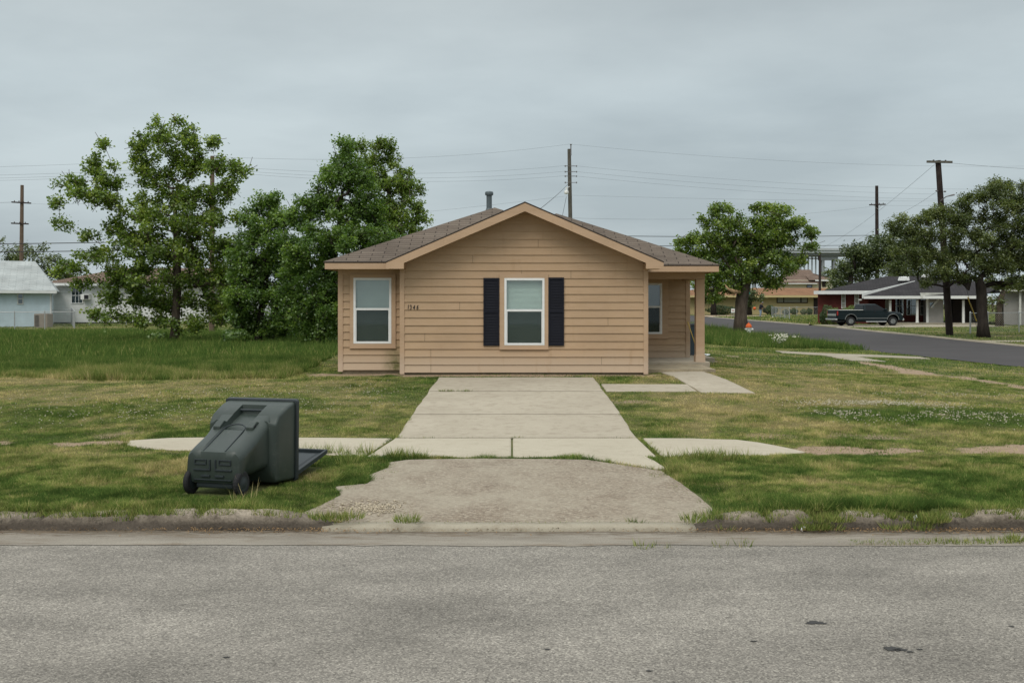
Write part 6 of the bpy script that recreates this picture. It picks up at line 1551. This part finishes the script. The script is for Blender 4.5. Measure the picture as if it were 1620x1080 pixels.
for (bi, sy) in ((10, -1), (14, 1)):     # fingers closed round the shaft, thumb along it
    hx, hy_, hz = V[bi][:3]
    for f in range(4):
        n0 = len(V); x0 = hx + .02 + .012 * f; V += [(x0, hy_ + .028 * sy, hz - .012 * f + .02, .009), (x0 + .02, hy_ + .03 * sy, hz - .04 - .012 * f, .009), (x0 + .004, hy_ - .005 * sy, hz - .055 - .012 * f, .008)]
        E += [(bi, n0), (n0, n0 + 1), (n0 + 1, n0 + 2)]
    n0 = len(V); V += [(hx + .02, hy_ - .03 * sy, hz + .02, .01), (hx + .055, hy_ - .03 * sy, hz + .015, .009)]; E += [(bi, n0), (n0, n0 + 1)]
skin('body', V, E, M['skin'])
skin('jacket', [(0, 0, .88, (.17, .20)), (.02, 0, 1.05, (.18, .22)), (.07, 0, 1.30, (.18, .24)), (.11, 0, 1.42, .12), (.08, -.21, 1.39, .10), (.08, -.28, 1.16, .085), (.22, -.225, 1.015, .06), (.08, .21, 1.39, .10), (.14, .31, 1.18, .085), (.33, .25, 1.11, .06)], [(0, 1), (1, 2), (2, 3), (2, 4), (4, 5), (5, 6), (2, 7), (7, 8), (8, 9)], M['jacket'])
skin('jeans', [(0, 0, .90, (.14, .17)), (0, -.105, .80, .125), (.08, -.12, .48, .095), (0, -.13, .12, .075), (0, .105, .80, .125), (.02, .12, .48, .095), (-.12, .13, .13, .075)], [(0, 1), (1, 2), (2, 3), (0, 4), (4, 5), (5, 6)], M['jeans'])
skin('cap', [(.23, 0, 1.76, .095), (.235, 0, 1.70, .112), (.36, 0, 1.69, (.06, .02))], [(0, 1), (1, 2)], M['cap'])
mb = MB()
for sy, fx in ((-1, .03), (1, -.09)): mb.lathe((fx - .09, sy * .135, .045), (1, 0, 0), [(.03, 0), (.055, .03), (.06, .14), (.05, .24), (.02, .28)], 10)
mb.build('shoes', M['black'], pr, world=False, smooth=True)
tm = empty('string_trimmer', pr.location, R(-38), 'orange string trimmer held by the person in the dark jacket', 'string trimmer')
mb = MB(); mb.tube([(-.55, -.33, 1.02), (.30, -.18, .95), (.46, .20, 1.06 - .02), (.46, .20, 1.04)][:2] + [(1.45, .05, .12)], .018, 8); mb.build('shaft', M['black'], tm, world=False)
mb = MB(); mb.lathe((-.40, -.31, 1.01), (-1, -.15, .08), [(.08, 0), (.15, .04), (.17, .16), (.14, .28), (.05, .32)], 14); mb.build('engine_cover', M['orange'], tm, world=False)
mb = MB(); mb.tube([(.40, -.16, .86), (.43, .0, 1.02), (.46, .24, 1.06), (.42, .12, .86), (.40, -.16, .86)], .016, 7); mb.build('loop_handle', M['black'], tm, world=False)
mb = MB(); mb.lathe((1.45, .05, .05), (0, 0, 1), [(.02, -.02), (.07, 0), (.06, .06), (.02, .09)], 12); mb.add([(1.3, -.14, .10), (1.3, .22, .10), (1.22, .22, .05), (1.22, -.14, .05)], [(0, 1, 2, 3)]); mb.build('cutting_head', M['white_paint'], tm, world=False)
# ------------------------------------------------------------------ light, sky, camera
SUN_EL, SUN_AZ = 52.0, 205.0     # azimuth clockwise from +Y: behind the camera, a little to the left
SC.world = bpy.data.worlds.new('World'); SC.world.use_nodes = True
wt = SC.world.node_tree; wt.nodes.clear()
def wn_(ty, **k):
    n = wt.nodes.new(ty)
    for a, b in k.items(): setattr(n, a, b)
    return n
wl = wt.links.new
sky = wn_('ShaderNodeTexSky', sky_type='NISHITA', sun_disc=False, sun_elevation=R(SUN_EL), sun_rotation=R(SUN_AZ), air_density=1.0, dust_density=4.0)
tc = wn_('ShaderNodeTexCoord'); sp_ = wn_('ShaderNodeSeparateXYZ'); wl(tc.outputs['Generated'], sp_.inputs[0])
def wm(op, a, b=None, clamp=False):
    n = wn_('ShaderNodeMath', operation=op, use_clamp=clamp)
    for s_, v in ((n.inputs[0], a), (n.inputs[1], b)):
        if v is None: continue
        if isinstance(v, bpy.types.NodeSocket): wl(v, s_)
        else: s_.default_value = v
    return n.outputs[0]
zz = wm('MAXIMUM', sp_.outputs['Z'], 0.0)
# cloud deck: a layer seen in perspective, so it closes up towards the horizon
den = wm('ADD', zz, .16)
cb = wn_('ShaderNodeCombineXYZ'); wl(wm('DIVIDE', sp_.outputs['X'], den), cb.inputs[0]); wl(wm('DIVIDE', sp_.outputs['Y'], den), cb.inputs[1])
def wnoise(scale, det, rough, off, sy=1.0):
    mp = wn_('ShaderNodeMapping'); mp.inputs['Location'].default_value = (off, off * .6, 0); mp.inputs['Scale'].default_value = (.9, sy * .75, 1); wl(cb.outputs[0], mp.inputs[0])
    n = wn_('ShaderNodeTexNoise'); n.inputs['Scale'].default_value = scale; n.inputs['Detail'].default_value = det; n.inputs['Roughness'].default_value = rough
    wl(mp.outputs[0], n.inputs['Vector']); return n.outputs['Fac']
n1 = wnoise(.62, 6, .52, 3.3, 1.35); n2 = wnoise(2.2, 5, .55, 8.1, 1.5)
cl = wm('ADD', wm('MULTIPLY', n1, .78), wm('MULTIPLY', n2, .22))
rp = wn_('ShaderNodeValToRGB'); wl(cl, rp.inputs[0])
rp.color_ramp.elements[0].position = .36; rp.color_ramp.elements[0].color = (.328, .381, .402, 1)
rp.color_ramp.elements[1].position = .62; rp.color_ramp.elements[1].color = (.450, .512, .530, 1)
# the deck is brighter overhead than low down, as any overcast is
el = wn_('ShaderNodeValToRGB'); wl(zz, el.inputs[0])
e = el.color_ramp.elements
e[0].position = 0.0; e[0].color = (.88, .88, .90, 1); e[1].position = 1.0; e[1].color = (2.7, 2.47, 2.38, 1)
for p, v in ((.10, (1, 1, 1)), (.20, (1.03, 1.03, 1.03)), (.30, (1.05, 1.02, 1.0)), (.50, (1.86, 1.73, 1.68))):
    q = e.new(p); q.color = (*v, 1)
mx = wn_('ShaderNodeMix', data_type='RGBA', blend_type='MULTIPLY'); mx.inputs[0].default_value = 1.0; wl(rp.outputs[0], mx.inputs[6]); wl(el.outputs[0], mx.inputs[7])
sc_ = wn_('ShaderNodeMix', data_type='RGBA', blend_type='MULTIPLY'); sc_.inputs[0].default_value = 1.0; wl(mx.outputs[2], sc_.inputs[6]); sc_.inputs[7].default_value = (10.2, 10.2, 10.2, 1)
fm = wn_('ShaderNodeMix', data_type='RGBA'); fm.inputs[0].default_value = .92; wl(sky.outputs[0], fm.inputs[6]); wl(sc_.outputs[2], fm.inputs[7])
bg = wn_('ShaderNodeBackground'); bg.inputs['Strength'].default_value = .10; wl(fm.outputs[2], bg.inputs[0])
wo = wn_('ShaderNodeOutputWorld'); wl(bg.outputs[0], wo.inputs[0])
ld = bpy.data.lights.new('sun', 'SUN'); ld.energy = 1.1; ld.angle = R(28); ld.color = (1.0, .955, .88)
lo = bpy.data.objects.new('sun', ld); COL.objects.link(lo)
dirv = Vector((math.sin(R(SUN_AZ)) * math.cos(R(SUN_EL)), math.cos(R(SUN_AZ)) * math.cos(R(SUN_EL)), math.sin(R(SUN_EL))))
lo.rotation_euler = dirv.to_track_quat('Z', 'Y').to_euler(); lo.location = (0, 0, 40)
cd = bpy.data.cameras.new('camera'); cd.sensor_width = 36; cd.lens = 35; cd.shift_y = -60 / 1620; cd.clip_start = .1; cd.clip_end = 4000
co_ = bpy.data.objects.new('camera', cd); COL.objects.link(co_); co_.location = (0, 0, CZ); co_.rotation_euler = (R(90), 0, 0)
SC.camera = co_
SC.view_settings.view_transform = 'Standard'; SC.view_settings.look = 'None'; SC.view_settings.exposure = 0.37; SC.view_settings.gamma = 1.0; SC.view_settings.use_curve_mapping = False
SC.cycles.use_denoising = True; SC.cycles.denoising_prefilter = 'ACCURATE'; SC.cycles.denoising_input_passes = 'RGB_ALBEDO_NORMAL'; SC.cycles.max_bounces = 6; SC.cycles.transparent_max_bounces = 12
SC.cycles.use_adaptive_sampling = False
